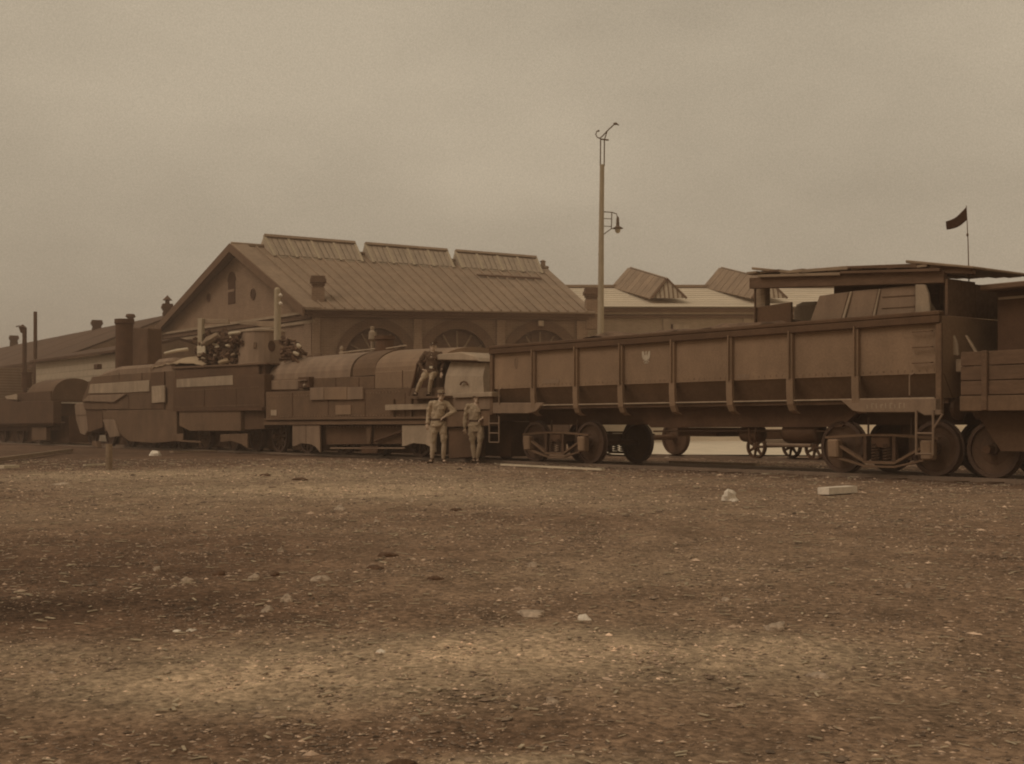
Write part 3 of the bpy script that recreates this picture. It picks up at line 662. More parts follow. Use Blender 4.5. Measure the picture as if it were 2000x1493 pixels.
MB().box(n0+.1, n1, .9, 2.6, 2.05, 3.12).build('inner_casemate', 'dark', N.root, .02)
MB().box(n0+.0, n1, .55, 2.8, 3.12, 3.22).build('casemate_roof', 'wood_dark', N.root, .02)
MB().box(n0+.15, n1, .86, .898, 2.98, 3.02).build('casemate_rail', 'pale', N.root)
N.plate('crate', [(1866, 702), (1905, 702), (1905, 727), (1866, 727)], .3, .8, 'wood')
o = N.plate('curved_shield', [(1851, 652), (1862, 654), (1869, 672), (1871, 695), (1856, 695)], .35, .41, 'pale')
N.plate('strut', [(1883, 655), (1887, 655), (1912, 696), (1907, 698)], .3, .36, 'wood')
for v in (.55, 2.3): MB().lathe((n0-.42, v, 1.2), [(.001, 0), (.2, 0), (.2, .07), (.09, .12), (.09, .42), (.001, .42)], 'x', 20).build('buffer', 'rust', N.root)
cp = MB().tube([(U(1841)-N.u0, 1.4, 1.2), (n0, 1.4, 1.18)], .06, 8); cp.build('coupling', 'dark', N.root)
wheelset(N, U(1905, .6)+.3, .47); wheelset(N, U(1905, .6)+4.2, .47)
MB().prism([(n0+.05, 1.13), (n0+3.0, 1.13), (n0+2.6, .5), (n0+.5, .5)], .35, .39).build('dark_wheel_cover', 'hull', N.root)  # added dark plate, stands in for the gloom that hides the wheel
MB().box(n0+.3, n1-.3, .6, .75, .8, 1.13).build('frame_beam', 'dark', N.root)

# ---------------------------------------------------------------- armoured locomotive beside the soldiers
def arch_body(veh, px0, px1, vc, half, z0, ztop, name, m, nose=0, taper=1.0, parent=None, ztop1=None, v_near=None):
    """casing with a rounded top running from pixel px0 to px1, its near end face optionally drawn in"""
    mb = MB(); v_near = vc-half if v_near is None else v_near
    a_, b_ = U(px0, v_near)-veh.u0, U(px1, v_near)-veh.u0; sec = 18; st = [(a_+nose*(1-math.cos(R(t))), math.sin(R(t))) for t in (20, 35, 50, 65, 80, 90)] if nose else [(a_, 1)]
    st = st+[(b_, 1)]
    for x, k in st:
        t = 0 if b_ == a_ else (x-a_)/(b_-a_); zz = ztop+((ztop1 if ztop1 else ztop)-ztop)*t
        kk = .35+.65*k
        for j in range(sec+1):
            an = math.pi*j/sec
            y = vc-half*kk*math.cos(an)*(1 if True else 1); z = z0+(zz-z0)*(1-(1-kk)*.45)*(math.sin(an)**.75)
            mb.v.append((x, y-veh.v0, z))
    n = sec+1
    for i in range(len(st)-1):
        for j in range(sec): q = i*n+j; mb.f.append((q, q+n, q+n+1, q+1))
        mb.f.append((i*n+sec, (i+1)*n+sec, (i+1)*n, i*n))
    mb.f.append(tuple(range(n))); mb.f.append(tuple((len(st)-1)*n+j for j in reversed(range(n))))
    return mb.build(name, m, parent or veh.root, smooth=False)
L1 = Veh('armoured_locomotive', U(740)); tag(L1.root, 'armoured steam locomotive with pale cab behind the three soldiers', 'locomotive')
z_at = lambda x, y, v=0: T(x, y, v)[1]
arch_body(L1, 519, 694, 1.45, 1.12, 2.28, 3.03, 'boiler_casing', 'mid', nose=.75, v_near=.5, ztop1=3.05)
arch_body(L1, 694.5, 738, 1.45, 1.15, 2.28, 3.05, 'dark_casing', 'steel2', v_near=.4, ztop1=3.06)
arch_body(L1, 738.5, 862, 1.45, 1.2, 2.28, 3.02, 'firebox_casing', 'steel', v_near=.35, ztop1=2.95)
# upper side belt under the boiler, smokebox block, lower hull
L1.plate('boiler_belt', [(523, 742), (731, 735), (731, 760), (600, 764), (523, 764)], .28, .5, 'steel2')
L1.plate('smokebox_side', [(523, 744), (582, 742), (582, 761), (523, 762)], .24, .279, 'mid')
L1.plate('hull_side', [(519, 766), (865, 757), (865, 815), (519, 818)], .02, .30, 'steel2')
L1.plate('belt_cover', [(732, 727), (838, 722), (838, 758), (732, 760)], .14, .36, 'steel')
L1.plate('nose_wedge', [(500, 766), (519, 764), (519, 775)], .1, 1.9, 'mid')
L1.plate('hull_core', [(519, 764), (950, 752), (950, 812), (519, 818)], .5, 2.7, 'hull')
for q, m in (([(605, 758), (632, 757), (632, 781), (605, 782)], 'mid'), ([(633, 757), (677, 756), (677, 781), (633, 781)], 'steel'), ([(678, 757), (708, 756), (708, 780), (678, 781)], 'mid')):
    L1.plate('side_shutter', q, -.05, .018, m, bevel=.008)
L1.plate('vent_box', [(582, 737), (603, 736), (603, 757), (582, 758)], .12, .30, 'dark')
MB().ball((U(595, .1)-L1.u0, .1, z_at(595, 753, .1)), (.06, .05, .05)).build('vent_knob', 'pale', L1.root)
MB().box(U(584, .09)-L1.u0, U(600, .09)-L1.u0, .06, .118, z_at(590, 744, .1), z_at(590, 742, .1)).build('vent_slat', 'mid', L1.root)
L1.plate('number_square', [(529, 801), (540, 801), (540, 812), (529, 812)], -.002, .018, 'pale', bevel=0)
L1.plate('running_board', [(515, 817.5), (865, 814), (865, 818), (515, 821)], -.12, .5, 'steel2', bevel=.006)
L1.plate('frame_beam', [(515, 824), (850, 821), (850, 829), (515, 830.5)], -.06, .4, 'steel2', bevel=.006)
L1.plate('frame_gap', [(515, 820), (865, 817.5), (865, 822), (515, 824)], .0, .4, 'dark', bevel=0)
def seams(veh, xs_, y0, y1, v, m='dark'):
    for x in xs_: veh.plate('plate_seam', [(x, y0), (x+1.1, y0), (x+1.1, y1), (x, y1)], v-.012, v-.001, m, bevel=0)
def rivets(veh, x0, x1, y, v, step=.16, m='steel'):
    mb = MB(); a_, b_ = U(x0, v)-veh.u0, U(x1, v)-veh.u0; k = int((b_-a_)/step); z = T((x0+x1)/2, y, v)[1]
    for i in range(k): c_ = a_+(i+.5)*step; mb.box(c_-.016, c_+.016, v-veh.v0-.014, v-veh.v0-.001, z-.016, z+.016)
    mb.build('rivet_row', m, veh.root)['kind'] = 'stuff'
seams(L1, (570, 640, 712, 790), 768, 814, .02); rivets(L1, 522, 790, 770, .02); rivets(L1, 522, 790, 812.5, .02)
seams(L1, (655, 700), 738, 759, .28); seams(L1, (785, ), 724, 759, .14); rivets(L1, 735, 835, 757, .14); rivets(L1, 625, 780, 834, .18)
L1.plate('inspection_door', [(655, 792), (685, 791.5), (685, 810), (655, 810.5)], -.005, .018, 'steel', bevel=.004)
# chimney, whistle, pipes on the boiler
cxp, czp = T(752, 657, 1.45); MB().lathe((cxp-L1.u0, 1.45, 2.6), [(.001, 0), (.33, 0), (.30, .3), (.27, czp-2.6-.12), (.31, czp-2.6-.1), (.31, czp-2.6), (.2, czp-2.6), (.2, czp-2.75), (.001, czp-2.75)], 'z', 24).build('chimney', 'dark', L1.root)
wx, wz_ = U(727, 1.4)-L1.u0, z_at(727, 655, 1.4)
MB().lathe((wx, 1.4, 3.0), [(.001, 0), (.05, 0), (.045, wz_-3.0-.18), (.11, wz_-3.0-.12), (.10, wz_-3.0+.08), (.05, wz_-3.0+.14), (.07, wz_-3.0+.24), (.001, wz_-3.0+.26)], 'z', 12).build('safety_valve', 'pale', L1.root)
for px, py, r_ in ((588, 675, .05), (667, 678, .05)):
    MB().lathe((U(px, 1.4)-L1.u0, 1.4, 2.98), [(.001, 0), (.09, 0), (.05, .1), (.04, .18), (.06, .22), (.05, .3), (.001, .32)], 'z', 10).build('whistle', 'pale', L1.root)
for px, hh in ((605, .16), (622, .2), (640, .12), (680, .14)):
    MB().lathe((U(px, 1.5)-L1.u0, 1.5, 2.95), [(.001, 0), (.13, 0), (.13, hh*.6), (.08, hh), (.001, hh+.02)], 'z', 12).build('valve_cap', 'steel2', L1.root, smooth=True)
MB().tube([(U(668, 1.3)-L1.u0, 1.2, 3.07), (U(740, 1.3)-L1.u0, 1.2, 3.10)], .025, 6).build('steam_pipe', 'pale', L1.root)
MB().tube([(U(772, 1.3)-L1.u0, 1.0, 3.06), (U(812, 1.3)-L1.u0, 1.0, 3.10)], .02, 6).build('steam_pipe', 'pale', L1.root)
# cab
def conv(pix, v): return L1.pts(pix, v)
cabw = MB()
lo = conv([(866, 800), (950, 800)], .05); up = conv([(866, 706), (934, 708)], .05)
xa, za = up[0]; xb, zb = up[1]; xc, zc = lo[0]; xd, zd_ = lo[1]
prof = [(.0, .05), (.35, .06), (.7, .12), (1, .28)]
cabm = MB()
for k in range(len(prof)-1):
    (t0, y0), (t1, y1) = prof[k], prof[k+1]
    def at(t, xl, xh, zl_, zh): return xl+(xh-xl)*t, zl_+(zh-zl_)*t
    A_ = at(t0, xc, xa, zc, za); B_ = at(t0, xd, xb, zd_, zb); C_ = at(t1, xd, xb, zd_, zb); D_ = at(t1, xc, xa, zc, za)
    cabm.hexa([(A_[0], y0, A_[1]), (B_[0], y0, B_[1]), (B_[0], 2.75-y0, B_[1]), (A_[0], 2.75-y0, A_[1]), (D_[0], y1, D_[1]), (C_[0], y1, C_[1]), (C_[0], 2.75-y1, C_[1]), (D_[0], 2.75-y1, D_[1])])
cabo = cabm.build('cab', 'pale', L1.root)
L1.plate('cab_front', [(838, 704), (866, 704), (866, 800), (838, 800)], .30, 2.6, 'hull')
rf = conv([(828, 702), (862, 692), (903, 688), (925, 694), (936, 699), (941, 707), (930, 705), (866, 703.5), (838, 704)], .1)
MB().prism(rf, .04, 1.3).build('cab_roof', 'pale', L1.root, .02)
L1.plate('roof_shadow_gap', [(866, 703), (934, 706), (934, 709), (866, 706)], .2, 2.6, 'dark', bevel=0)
MB().tube([(*(lambda q: (q[0]-L1.u0, .03, q[1]))(T(x, y, .03)),) for x, y in ((899, 752), (901, 747.5), (906, 745.5), (911, 747.5), (913, 752))], .022, 8).build('port_hood', 'hull', L1.root)
L1.plate('cab_ledge', [(884, 769), (960, 765.5), (960, 775), (884, 778)], -.10, .3, 'pale')
L1.plate('rear_hull', [(866, 779), (958, 776), (958, 800), (866, 802)], -.02, .3, 'mid')
L1.plate('rear_skirt', [(862, 802), (956, 801), (956, 832), (862, 835)], .02, .3, 'steel2')
L1.plate('ash_pan', [(876, 836), (925, 835), (925, 893), (876, 896)], .12, .5, 'hull')
for y in (729, 740):
    MB().tube([(U(940, .5)-L1.u0, .5, z_at(940, y, .5)), (U(953, .5)-L1.u0, .5, z_at(953, y, .5))], .055, 12).build('coupling_hose', 'pale', L1.root)
L1.plate('rear_coupler', [(946, 745), (956, 745), (954, 775), (948, 775)], .5, 1.0, 'dark')
# doorway beside the standing soldier
dr = conv([(803, 776), (818, 712), (838, 704), (838, 776)], .1)
MB().prism(dr, .12, .16).build('open_doorway', 'void', L1.root)
MB().tube([(conv([(801, 774)], .05)[0][0], .05, conv([(801, 774)], .05)[0][1]), (conv([(811, 735)], .05)[0][0], .05, conv([(811, 735)], .05)[0][1]), (conv([(816, 711)], .05)[0][0], .05, conv([(816, 711)], .05)[0][1]), (conv([(838, 703)], .05)[0][0], .05, conv([(838, 703)], .05)[0][1])], .045, 8).build('door_frame', 'dark', L1.root)
L1.plate('foot_step', [(795, 776), (868, 773), (868, 778), (795, 780)], -.28, .1, 'steel2', bevel=.006)
L1.plate('step_board', [(752, 791), (866, 788), (866, 799), (752, 802)], -.14, -.06, 'pale', bevel=.006)
for px in (765, 800, 840): L1.plate('step_bracket', [(px, 780), (px+3, 780), (px+3, 816), (px, 816)], -.058, .018, 'steel2', bevel=0)
# lower armour
def shield(x0, x1, y0, y1, m, cut):
    n = 10; pts = [(x0, y0), (x1, y0-.6), (x1, y1+8)]
    for k in range(n+1):
        t = k/n; x = x1-8-(x1-x0-8)*t; pts.append((x, y1+6-cut*math.sin(math.pi*min(1, .08+t*.75))))
    pts += [(x0, y1-6)]
    return L1.plate('axle_shield', pts, -.02, .03, m, bevel=.006)
L1.plate('axle_shield', [(571, 831), (597, 831), (597, 867), (588, 866), (578, 871), (571, 872)], -.02, .03, 'mid', bevel=.006)
L1.plate('axle_shield', [(598, 831), (624, 831), (625, 884), (616, 873), (606, 868), (598, 867)], -.02, .03, 'mid', bevel=.006)
L1.plate('axle_shield', [(785, 831), (850, 830), (850, 884), (842, 874), (830, 868), (806, 866), (793, 871), (785, 872)], -.02, .03, 'pale', bevel=.006)
L1.plate('skirt_plate', [(626, 832), (784, 831), (784, 868), (626, 869)], .18, .22, 'hull')
MB().tube([(U(726)-L1.u0, .1, z_at(726, 862)), (U(782)-L1.u0, .1, z_at(782, 842))], .04, 6).build('brake_rod', 'dark', L1.root)
L1.plate('hanger', [(715, 832), (725, 832), (722, 868), (716, 868)], .08, .14, 'steel2')
MB().tube([(U(640)-L1.u0, .1, z_at(640, 876)), (U(705)-L1.u0, .1, z_at(705, 876)), (U(785)-L1.u0, .1, z_at(785, 876))], .025, 6).build('coupling_rod', 'mid', L1.root)
L1.plate('spring_box', [(704, 872), (738, 872), (736, 886), (706, 886)], .08, .3, 'dark')
for px, r_ in ((545, .5), (600, .5), (670, .62), (742, .62), (820, .62), (900, .5)): wheelset(L1, U(px, .62), r_, spokes=11)
MB().box(U(525)-L1.u0, U(945)-L1.u0, .82, 2.0, .14, z_at(600, 825)).build('frame_shade_core', 'dark', L1.root)  # frame box carried low as dark fill for the shade under the engine
MB().box(U(950)-L1.u0, U(957)-L1.u0, .2, 2.6, 1.0, 1.3).build('buffer_beam', 'dark', L1.root)

# ---------------------------------------------------------------- tender with firewood and turret
D = Veh('armoured_tender', U(430)); tag(D.root, 'armoured tender with long pale stripe, firewood and a turret on top', 'tender')
D.plate('upper_side', [(338, 722), (505, 712), (505, 732), (338, 738)], .16, .3, 'hull')
D.plate('side_wall', [(338, 738), (516, 731), (516, 796), (338, 800)], .0, .3, 'hull')
D.plate('end_wall', [(470, 714), (518, 712), (518, 798), (470, 798)], .28, .6, 'dark')
D.plate('hull_core', [(338, 716), (516, 708), (516, 812), (338, 816)], .6, 2.7, 'hull')
D.plate('pale_stripe', [(345, 741.5), (454.5, 733), (454.5, 752), (345, 757)], -.02, -.002, 'pale', bevel=0)
D.plate('rim', [(335, 717), (520, 709), (520, 712), (335, 721)], .1, 2.72, 'steel2', bevel=.01)
D.plate('lower_box', [(350, 804), (470, 801), (470, 842), (370, 842), (350, 832)], -.03, .5, 'steel2')
seams(D, (398, 460), 760, 795, .0); rivets(D, 342, 510, 760, .0); rivets(D, 342, 510, 793, .0)
D.plate('lower_box', [(471, 803), (516, 802), (516, 838), (471, 840)], .1, .6, 'hull')
D.plate('hull_step', [(338, 799), (512, 796), (512, 802), (338, 804)], -.08, .2, 'dark', bevel=.004)
D.plate('axle_shield', [(430, 849), (483, 847), (483, 876), (470, 868), (452, 862), (430, 864)], .0, .05, 'steel2')
D.plate('axle_shield', [(336, 848), (357, 847), (357, 860), (392, 862), (392, 866), (336, 862)], .0, .05, 'steel2')
for px in (355, 400, 455, 500): wheelset(D, U(px, .62), .45)
MB().box(U(345)-D.u0, U(508)-D.u0, .82, 2.0, .14, z_at(400, 816)).build('frame_shade_core', 'dark', D.root)  # same low dark fill for the shade under the tender
# turret
tu = T(515, 711, 1.0); 
t_lo = D.pts([(463, 711), (568, 712)], .9); t_up = D.pts([(472, 652), (554, 651)], 1.1)
cxl = (t_lo[0][0]+t_lo[1][0])/2; rl = 52/S(515, 1.45)/.86; ru = 41/S(515, 1.45)/.9; cxl = U(515, 1.45)-D.u0
tz0 = t_lo[0][1]-.05; tz1 = t_up[0][1]
TU = Veh('gun_turret', D.u0+cxl, 1.4); 
# the turret is bolted to the tender: kept as its part
bpy.data.objects.remove(TU.root)
tur = MB().lathe((cxl, 1.45, tz0), [(.001, 0), (rl*.86, 0), (rl*.84, .05), (ru*.9, tz1-tz0), (.001, tz1-tz0)], 'z', 28).build('turret', 'mid', D.root)
MB().lathe((cxl, 1.45, tz1-.0), [(.001, 0.001), (ru*.95, .001), (ru*.95, .06), (ru*.8, .09), (.001, .10)], 'z', 28).build('turret_lid', 'pale', tur)
# gun slot on the near face, following the slope
an = math.atan2(rl*.84-ru*.9, tz1-tz0); zc_ = (tz0+tz1)/2+.05
slot = MB().lathe((0, 0, 0), [(.001, 0), (.15, 0), (.15, .06), (.001, .06)], 'y', 18)
slot.v = [(x*.8, y, z*1.25) for x, y, z in slot.v]
so_ = slot.build('gun_slot', 'void', tur); da = R(-8); rad = (rl*.84+ru*.9)/2
so_.location = (cxl+math.cos(da)*(rad+.02), 1.45+math.sin(da)*(rad+.02), zc_); so_.rotation_euler = (R(-12), 0, da+math.pi/2)
rp = MB().box(-.05, .05, -.02, .03, -.1, .1).build('small_hatch', 'steel2', tur); rp.location = (cxl+math.cos(R(-48))*rad, 1.45+math.sin(R(-48))*rad, zc_+.02); rp.rotation_euler = (R(-12), 0, R(42))
# posts and crossbar over the tender
FR = Veh('post_frame', U(460, 1.5), 1.5); tag(FR.root, 'two pale upright posts joined by a plank above the firewood', 'post frame')
FR.plate('post', [(386, 622), (394, 622), (393, 696), (385, 696)], .42, .54, 'post')
FR.plate('post_foot', [(384.5, 676), (400, 676), (400, 691), (384.5, 691)], .36, .415, 'wood_pale')
o = MB().tube([(U(542, 1.4)-FR.u0, -.1, z_at(542, 665, 1.4)), (U(541.5, 1.4)-FR.u0, -.1, z_at(541, 566, 1.4)), (U(541.5, 1.4)-FR.u0, -.1, z_at(541, 562, 1.4))], [.12, .10, .05], 12).build('round_post', 'post', FR.root)
for y in (576, 592):
    MB().lathe((U(548, 1.4)-FR.u0, -.1, z_at(548, y+4, 1.4)), [(.001, 0), (.05, 0), (.07, .05), (.03, .1), (.001, .12)], 'z', 10).build('insulator', 'white', o)
FR.plate('crossbar', [(380, 623), (446, 624), (446, 633), (399, 632)], .545, .60, 'wood')
FR.plate('crossbar', [(468, 627), (535, 628), (535, 640), (468, 634)], 1.61, 1.68, 'wood')
# firewood pile
pile = MB(); rnd = random.Random(3)
def pile_log(mb, px, py, v, L_, r_, an, el):
    u_, z_ = T(px, py, v); d = Vector((math.cos(an)*math.cos(el), math.sin(an)*math.cos(el), math.sin(el)))*L_/2; c_ = Vector((u_-D.u0, v, z_))
    mb.tube([c_-d, c_+d], [r_, r_*.85], 6)
hp = MB(); 
for i in range(260):
    if rnd.random() < .8:
        px = rnd.uniform(390, 470); top = 652+abs(px-440)*.18; py = rnd.uniform(top, 712)
    else:
        px = rnd.uniform(556, 584); top = 656+(px-556)*1.1; py = rnd.uniform(top, 706)
    pile_log(pile, px, py, rnd.uniform(.5, 1.5), rnd.uniform(.35, .7), rnd.uniform(.04, .085), rnd.uniform(-1.6, 1.6), rnd.gauss(0, .5))
o = pile.build('firewood_heap', mat('dark_firewood', (.12, .07, .042), .8, 6, .95, .2), None); o.location = world(D.u0, 0); o.rotation_euler = (0, 0, TR); tag(o, 'jumbled heap of dark split firewood on the tender', 'firewood', None, 'stuff')
PL = [(412, 664, 30, 17, -1.0, 'wood', 'broad tan split log leaning at the top left of the firewood'),
      (410, 672.5, 30, 6, .15, 'wood_pale', 'long bright white log lying across the firewood next to the pale post'),
      (458, 651, 20, 7, -.25, 'wood_pale', 'bright log end at the very top of the firewood'),
      (445, 676, 8, 6, .3, 'wood_pale', 'small round pale log end amid the firewood'),
      (424, 678, 8, 4, -.3, 'wood_pale', 'thin pale splinter below the long bright log'),
      (440, 706, 22, 12, -.5, 'canvas', 'pale rounded block at the foot of the firewood'),
      (452, 659, 7, 4, 0, 'wood_pale', 'tiny pale chip beside the turret top'),
      (421, 696, 8, 6, .8, 'wood', 'dull short log low in the firewood'),
      (455, 693, 8, 6, -.8, 'wood', 'dull log end low beside the turret'),
      (583, 676, 8, 9, 1.2, 'wood_pale', 'pale log end sticking up between turret and boiler'),
      (578, 691, 10, 8, .6, 'wood_pale', 'pale block lying against the boiler top'),
      (566, 662, 6, 5, .5, 'wood', 'small tan log end just right of the turret')]
for px, py, wp, hp_, an, m, lab in PL:
    v = .45; s_ = S(px, v); u_, z_ = T(px, py, v); c_ = world(u_, v, z_)
    L_ = wp/s_*1.15; r_ = hp_/s_/2
    mb = MB(); k = 7
    mb.tube([(-L_/2, 0, 0), (-L_*.2, 0, r_*.1), (L_*.25, 0, 0), (L_/2, 0, 0)], [r_*.7, r_, r_*.95, r_*.75], k).rough(r_*.25, 9)
    o = mb.build('log', m); o.location = c_; o.rotation_euler = (0, -an if False else an*.6, 0); tag(o, lab, 'log', 'pale logs on the firewood heap')
for px in (590,): pass
tp = MB(); 
u_, z_ = T(345, 686, 1.0); c_ = world(u_, 1.0, z_)
o = MB().tube([(-.45, 0, -.09), (0, 0, .01), (.42, 0, .07)], [.05, .07, .06], 8).build('log', 'wood_pale'); o.location = c_; tag(o, 'lone pale log lying on the roof left of the posts', 'log')
cv = MB()
for i in range(19):
    for j in range(9):
        t = i/18; q = j/8; px = 300+100*t; 
        uu = U(px, .4)-D.u0; z = z_at(350, 718, .6)-.1+(.52*math.sin(math.pi*min(1, .12+t*.83))**.6)*math.sin(math.pi*(.1+.8*q))**.7+.05*noise.noise(Vector((uu*3, q*3, 0)))
        cv.v.append((uu, .3+2.0*q, z))
for i in range(18):
    for j in range(8): k = i*9+j; cv.f.append((k, k+9, k+10, k+1))
o = cv.build('canvas_cover', 'canvas', None, smooth=True); o.location = world(D.u0, 0); o.rotation_euler = (0, 0, TR); tag(o, 'crumpled tan canvas heaped on the far locomotive roof end', 'canvas')
sm = o.modifiers.new('s', 'SOLIDIFY'); sm.thickness = .02

# ---------------------------------------------------------------- far armoured locomotive
B = Veh('armoured_locomotive', U(240)); tag(B.root, 'long armoured locomotive with pale side band and dark block chimney', 'locomotive')
B.plate('upper_casing', [(198, 727), (232, 716), (296, 711), (296, 738), (180, 742)], .35, 2.4, 'mid', bevel=.12)
B.plate('rear_casing', [(296, 714), (303, 702), (336, 698), (338, 742), (296, 746)], .35, 2.4, 'mid', bevel=.12)
B.plate('side_wall', [(180, 736), (296, 727), (342, 724), (342, 800), (165, 800), (160, 780)], .14, .4, 'steel2')
B.plate('hull_core', [(172, 745), (340, 724), (340, 830), (165, 835)], .4, 2.6, 'hull')
B.plate('pale_band', [(176, 751), (291, 743), (291, 765), (240, 768), (172, 769)], .10, .138, 'pale')
B.plate('sloping_plate', [(160, 784), (172, 773), (246, 770), (222, 786)], .06, .139, 'mid')
B.plate('cab_corner', [(294, 728), (320, 726), (320, 800), (294, 800)], .08, .139, 'hull')
B.plate('pale_hatch', [(296, 755), (321, 753), (321, 786), (296, 788)], .02, .078, 'pale')
seams(B, (232, 276), 728, 743, .14); seams(B, (250, 300), 772, 798, .14); rivets(B, 180, 290, 770, .10)
B.plate('lower_side', [(200, 802), (345, 800), (345, 862), (300, 866), (250, 862), (232, 845), (205, 842)], .05, .3, 'steel2')
B.plate('lower_panel', [(200, 820), (222, 820), (232, 852), (214, 855)], -.02, .048, 'mid')
B.plate('lower_step', [(180, 862), (187, 862), (190, 874), (180, 872)], -.0, .2, 'steel2')
B.plate('nose_wall', [(166, 789), (200, 789), (200, 835), (172, 845)], .2, 2.5, 'hull')
B.plate('nose_shield', [(145, 791), (152, 787), (166, 787), (171, 806), (174, 836), (166, 851), (156, 847), (148, 820)], .25, .5, 'mid', bevel=.03)
B.plate('nose_shield_seam', [(148, 811), (172, 810), (172, 811), (148, 812)], .23, .25, 'hull', bevel=0)
B.plate('small_box', [(183, 712), (190, 711), (190, 721), (183, 722)], 1.0, 1.2, 'dark')
cxp, czp = T(243, 624, 1.45); rc_ = 17.5/S(243, 1.45); MB().lathe((cxp-B.u0, 1.45, 2.6), [(.001, 0), (rc_*1.1, 0), (rc_, .4), (rc_*.96, czp-2.6-.2), (rc_*1.08, czp-2.6-.18), (rc_*1.08, czp-2.6), (rc_*.8, czp-2.6), (rc_*.8, czp-2.8), (.001, czp-2.8)], 'z', 24).build('chimney', 'dark', B.root)
B.plate('smoke_box_tower', [(259, 640), (288, 641), (288, 712), (259, 716)], 1.0, 1.6, 'hull', bevel=.04)
for px in (180, 215, 255, 300, 335): wheelset(B, U(px, .62), .5)
MB().box(U(170)-B.u0, U(340)-B.u0, .82, 2.0, .12, 1.3).build('frame_shade_core', 'dark', B.root)  # frame with dark fill down to the rails, in place of shade

# ---------------------------------------------------------------- third, darkest vehicle at far left
E = Veh('dark_locomotive', U(80)); tag(E.root, 'dark sooty locomotive at the far left end of the train', 'locomotive')
arch_body(E, 42, 104, 1.45, 1.0, 2.0, 2.98, 'boiler_casing', 'steel2', nose=1.2, v_near=.5)
E.plate('side_wall', [(-60, 785), (104, 784), (104, 832), (-60, 835)], .15, .5, 'hull')
E.plate('upper_wall', [(35, 768), (98, 764), (100, 785), (30, 786)], .4, 1.9, 'hull')
E.plate('hull_core', [(-60, 790), (100, 788), (100, 842), (-60, 842)], .5, 2.0, 'dark')
E.plate('lower_plate', [(62, 835), (90, 835), (90, 860), (62, 860)], .2, .4, 'steel2')
E.plate('running_board', [(-60, 826), (104, 824), (104, 827), (-60, 829)], .0, .5, 'dark', bevel=0)
E.plate('pale_deflector', [(8, 775), (30, 770), (33, 772), (33, 781), (14, 780)], .1, .14, 'pale')
E.plate('tank', [(-60, 780), (34, 781), (34, 795), (-60, 796)], .3, 2.2, 'hull')
MB().lathe((U(52, 1.4)-E.u0, 1.4, 3.3), [(.001, -.6), (.25, -.6), (.22, .0), (.25, .15), (.001, .17)], 'z', 16).build('dome', 'dark', E.root)
for px in (-30, 5, 40, 75): wheelset(E, U(px, .62), .5)
MB().box(U(-60)-E.u0, U(98)-E.u0, .82, 2.0, .12, 1.3).build('frame_shade_core', 'dark', E.root)  # low dark box, frame and underside shade in one

# dark box on stand behind it (tall container)
X1 = Veh('signal_box_cabinet', U(148, 6), 6); tag(X1.root, 'small dark box on a short pipe before the white plank shed', 'box')
X1.plate('cabinet', [(134, 716), (162, 715), (162, 735), (134, 736)], 6, 6.6, 'dark')
X1.plate('pipe', [(142, 705), (147, 705), (147, 715), (142, 715)], 6.1, 6.3, 'dark')
X1.plate('stand', [(144, 736), (150, 736), (150, 868), (144, 868)], 6.1, 6.3, 'dark')

# ---------------------------------------------------------------- roundhouse
RH = empty('roundhouse', (0, 0, 0)); tag(RH, 'brown brick engine shed with arched doors and three roof skylights', 'engine shed')
EZ, RZ = 6.26, 10.05
C1 = Vector((-9.24, 59.5, 0)); C2 = Vector((3.56, 61.4, 0)); C0 = Vector((-20.4, 74.4, 0)); CB = Vector((0, 89.5, 0)); RA = Vector((-13.82, 65.61, RZ)); RB = Vector((1.72, 75.3, RZ))
def frame_obj(a, b, name, parent):     # an Empty-like transform for a wall running a -> b
    return (a.x, a.y, 0), (0, 0, math.atan2(b.y-a.y, b.x-a.x)), (b-a).length
loc, rot, LF = frame_obj(C1, C2, '', RH)
def toL(px):       # position along the front wall seen at pixel px
    r = (px-1000)/F; d = (C2-C1).normalized(); return (r*C1.y-C1.x)/(d.x-r*d.y)
arches = [(toL(735), 1.48, 3.98), (toL(894), 1.48, 3.98), (toL(1056), 1.48, 3.98)]
def arch_wall(L_, Hh, ar, th, m, name):
    mb = MB(); x = 0
    for c_, r_, sp in ar:
        mb.box(x, c_-r_, 0, th, 0, Hh); n = 20
        for i in range(n):
            a0 = math.pi*(1-i/n); a1 = math.pi*(1-(i+1)/n); x0 = c_+r_*math.cos(a0); x1 = c_+r_*math.cos(a1); z0 = sp+r_*math.sin(a0); z1 = sp+r_*math.sin(a1)
            mb.hexa([(x0, 0, z0), (x1, 0, z1), (x1, th, z1), (x0, th, z0), (x0, 0, Hh), (x1, 0, Hh), (x1, th, Hh), (x0, th, Hh)])
        x = c_+r_
    mb.box(x, L_, 0, th, 0, Hh)
    o = mb.build(name, m, RH, loc=loc, rot=rot); return o
fw = arch_wall(LF, EZ-.35, arches, .5, 'wall', 'front_wall')
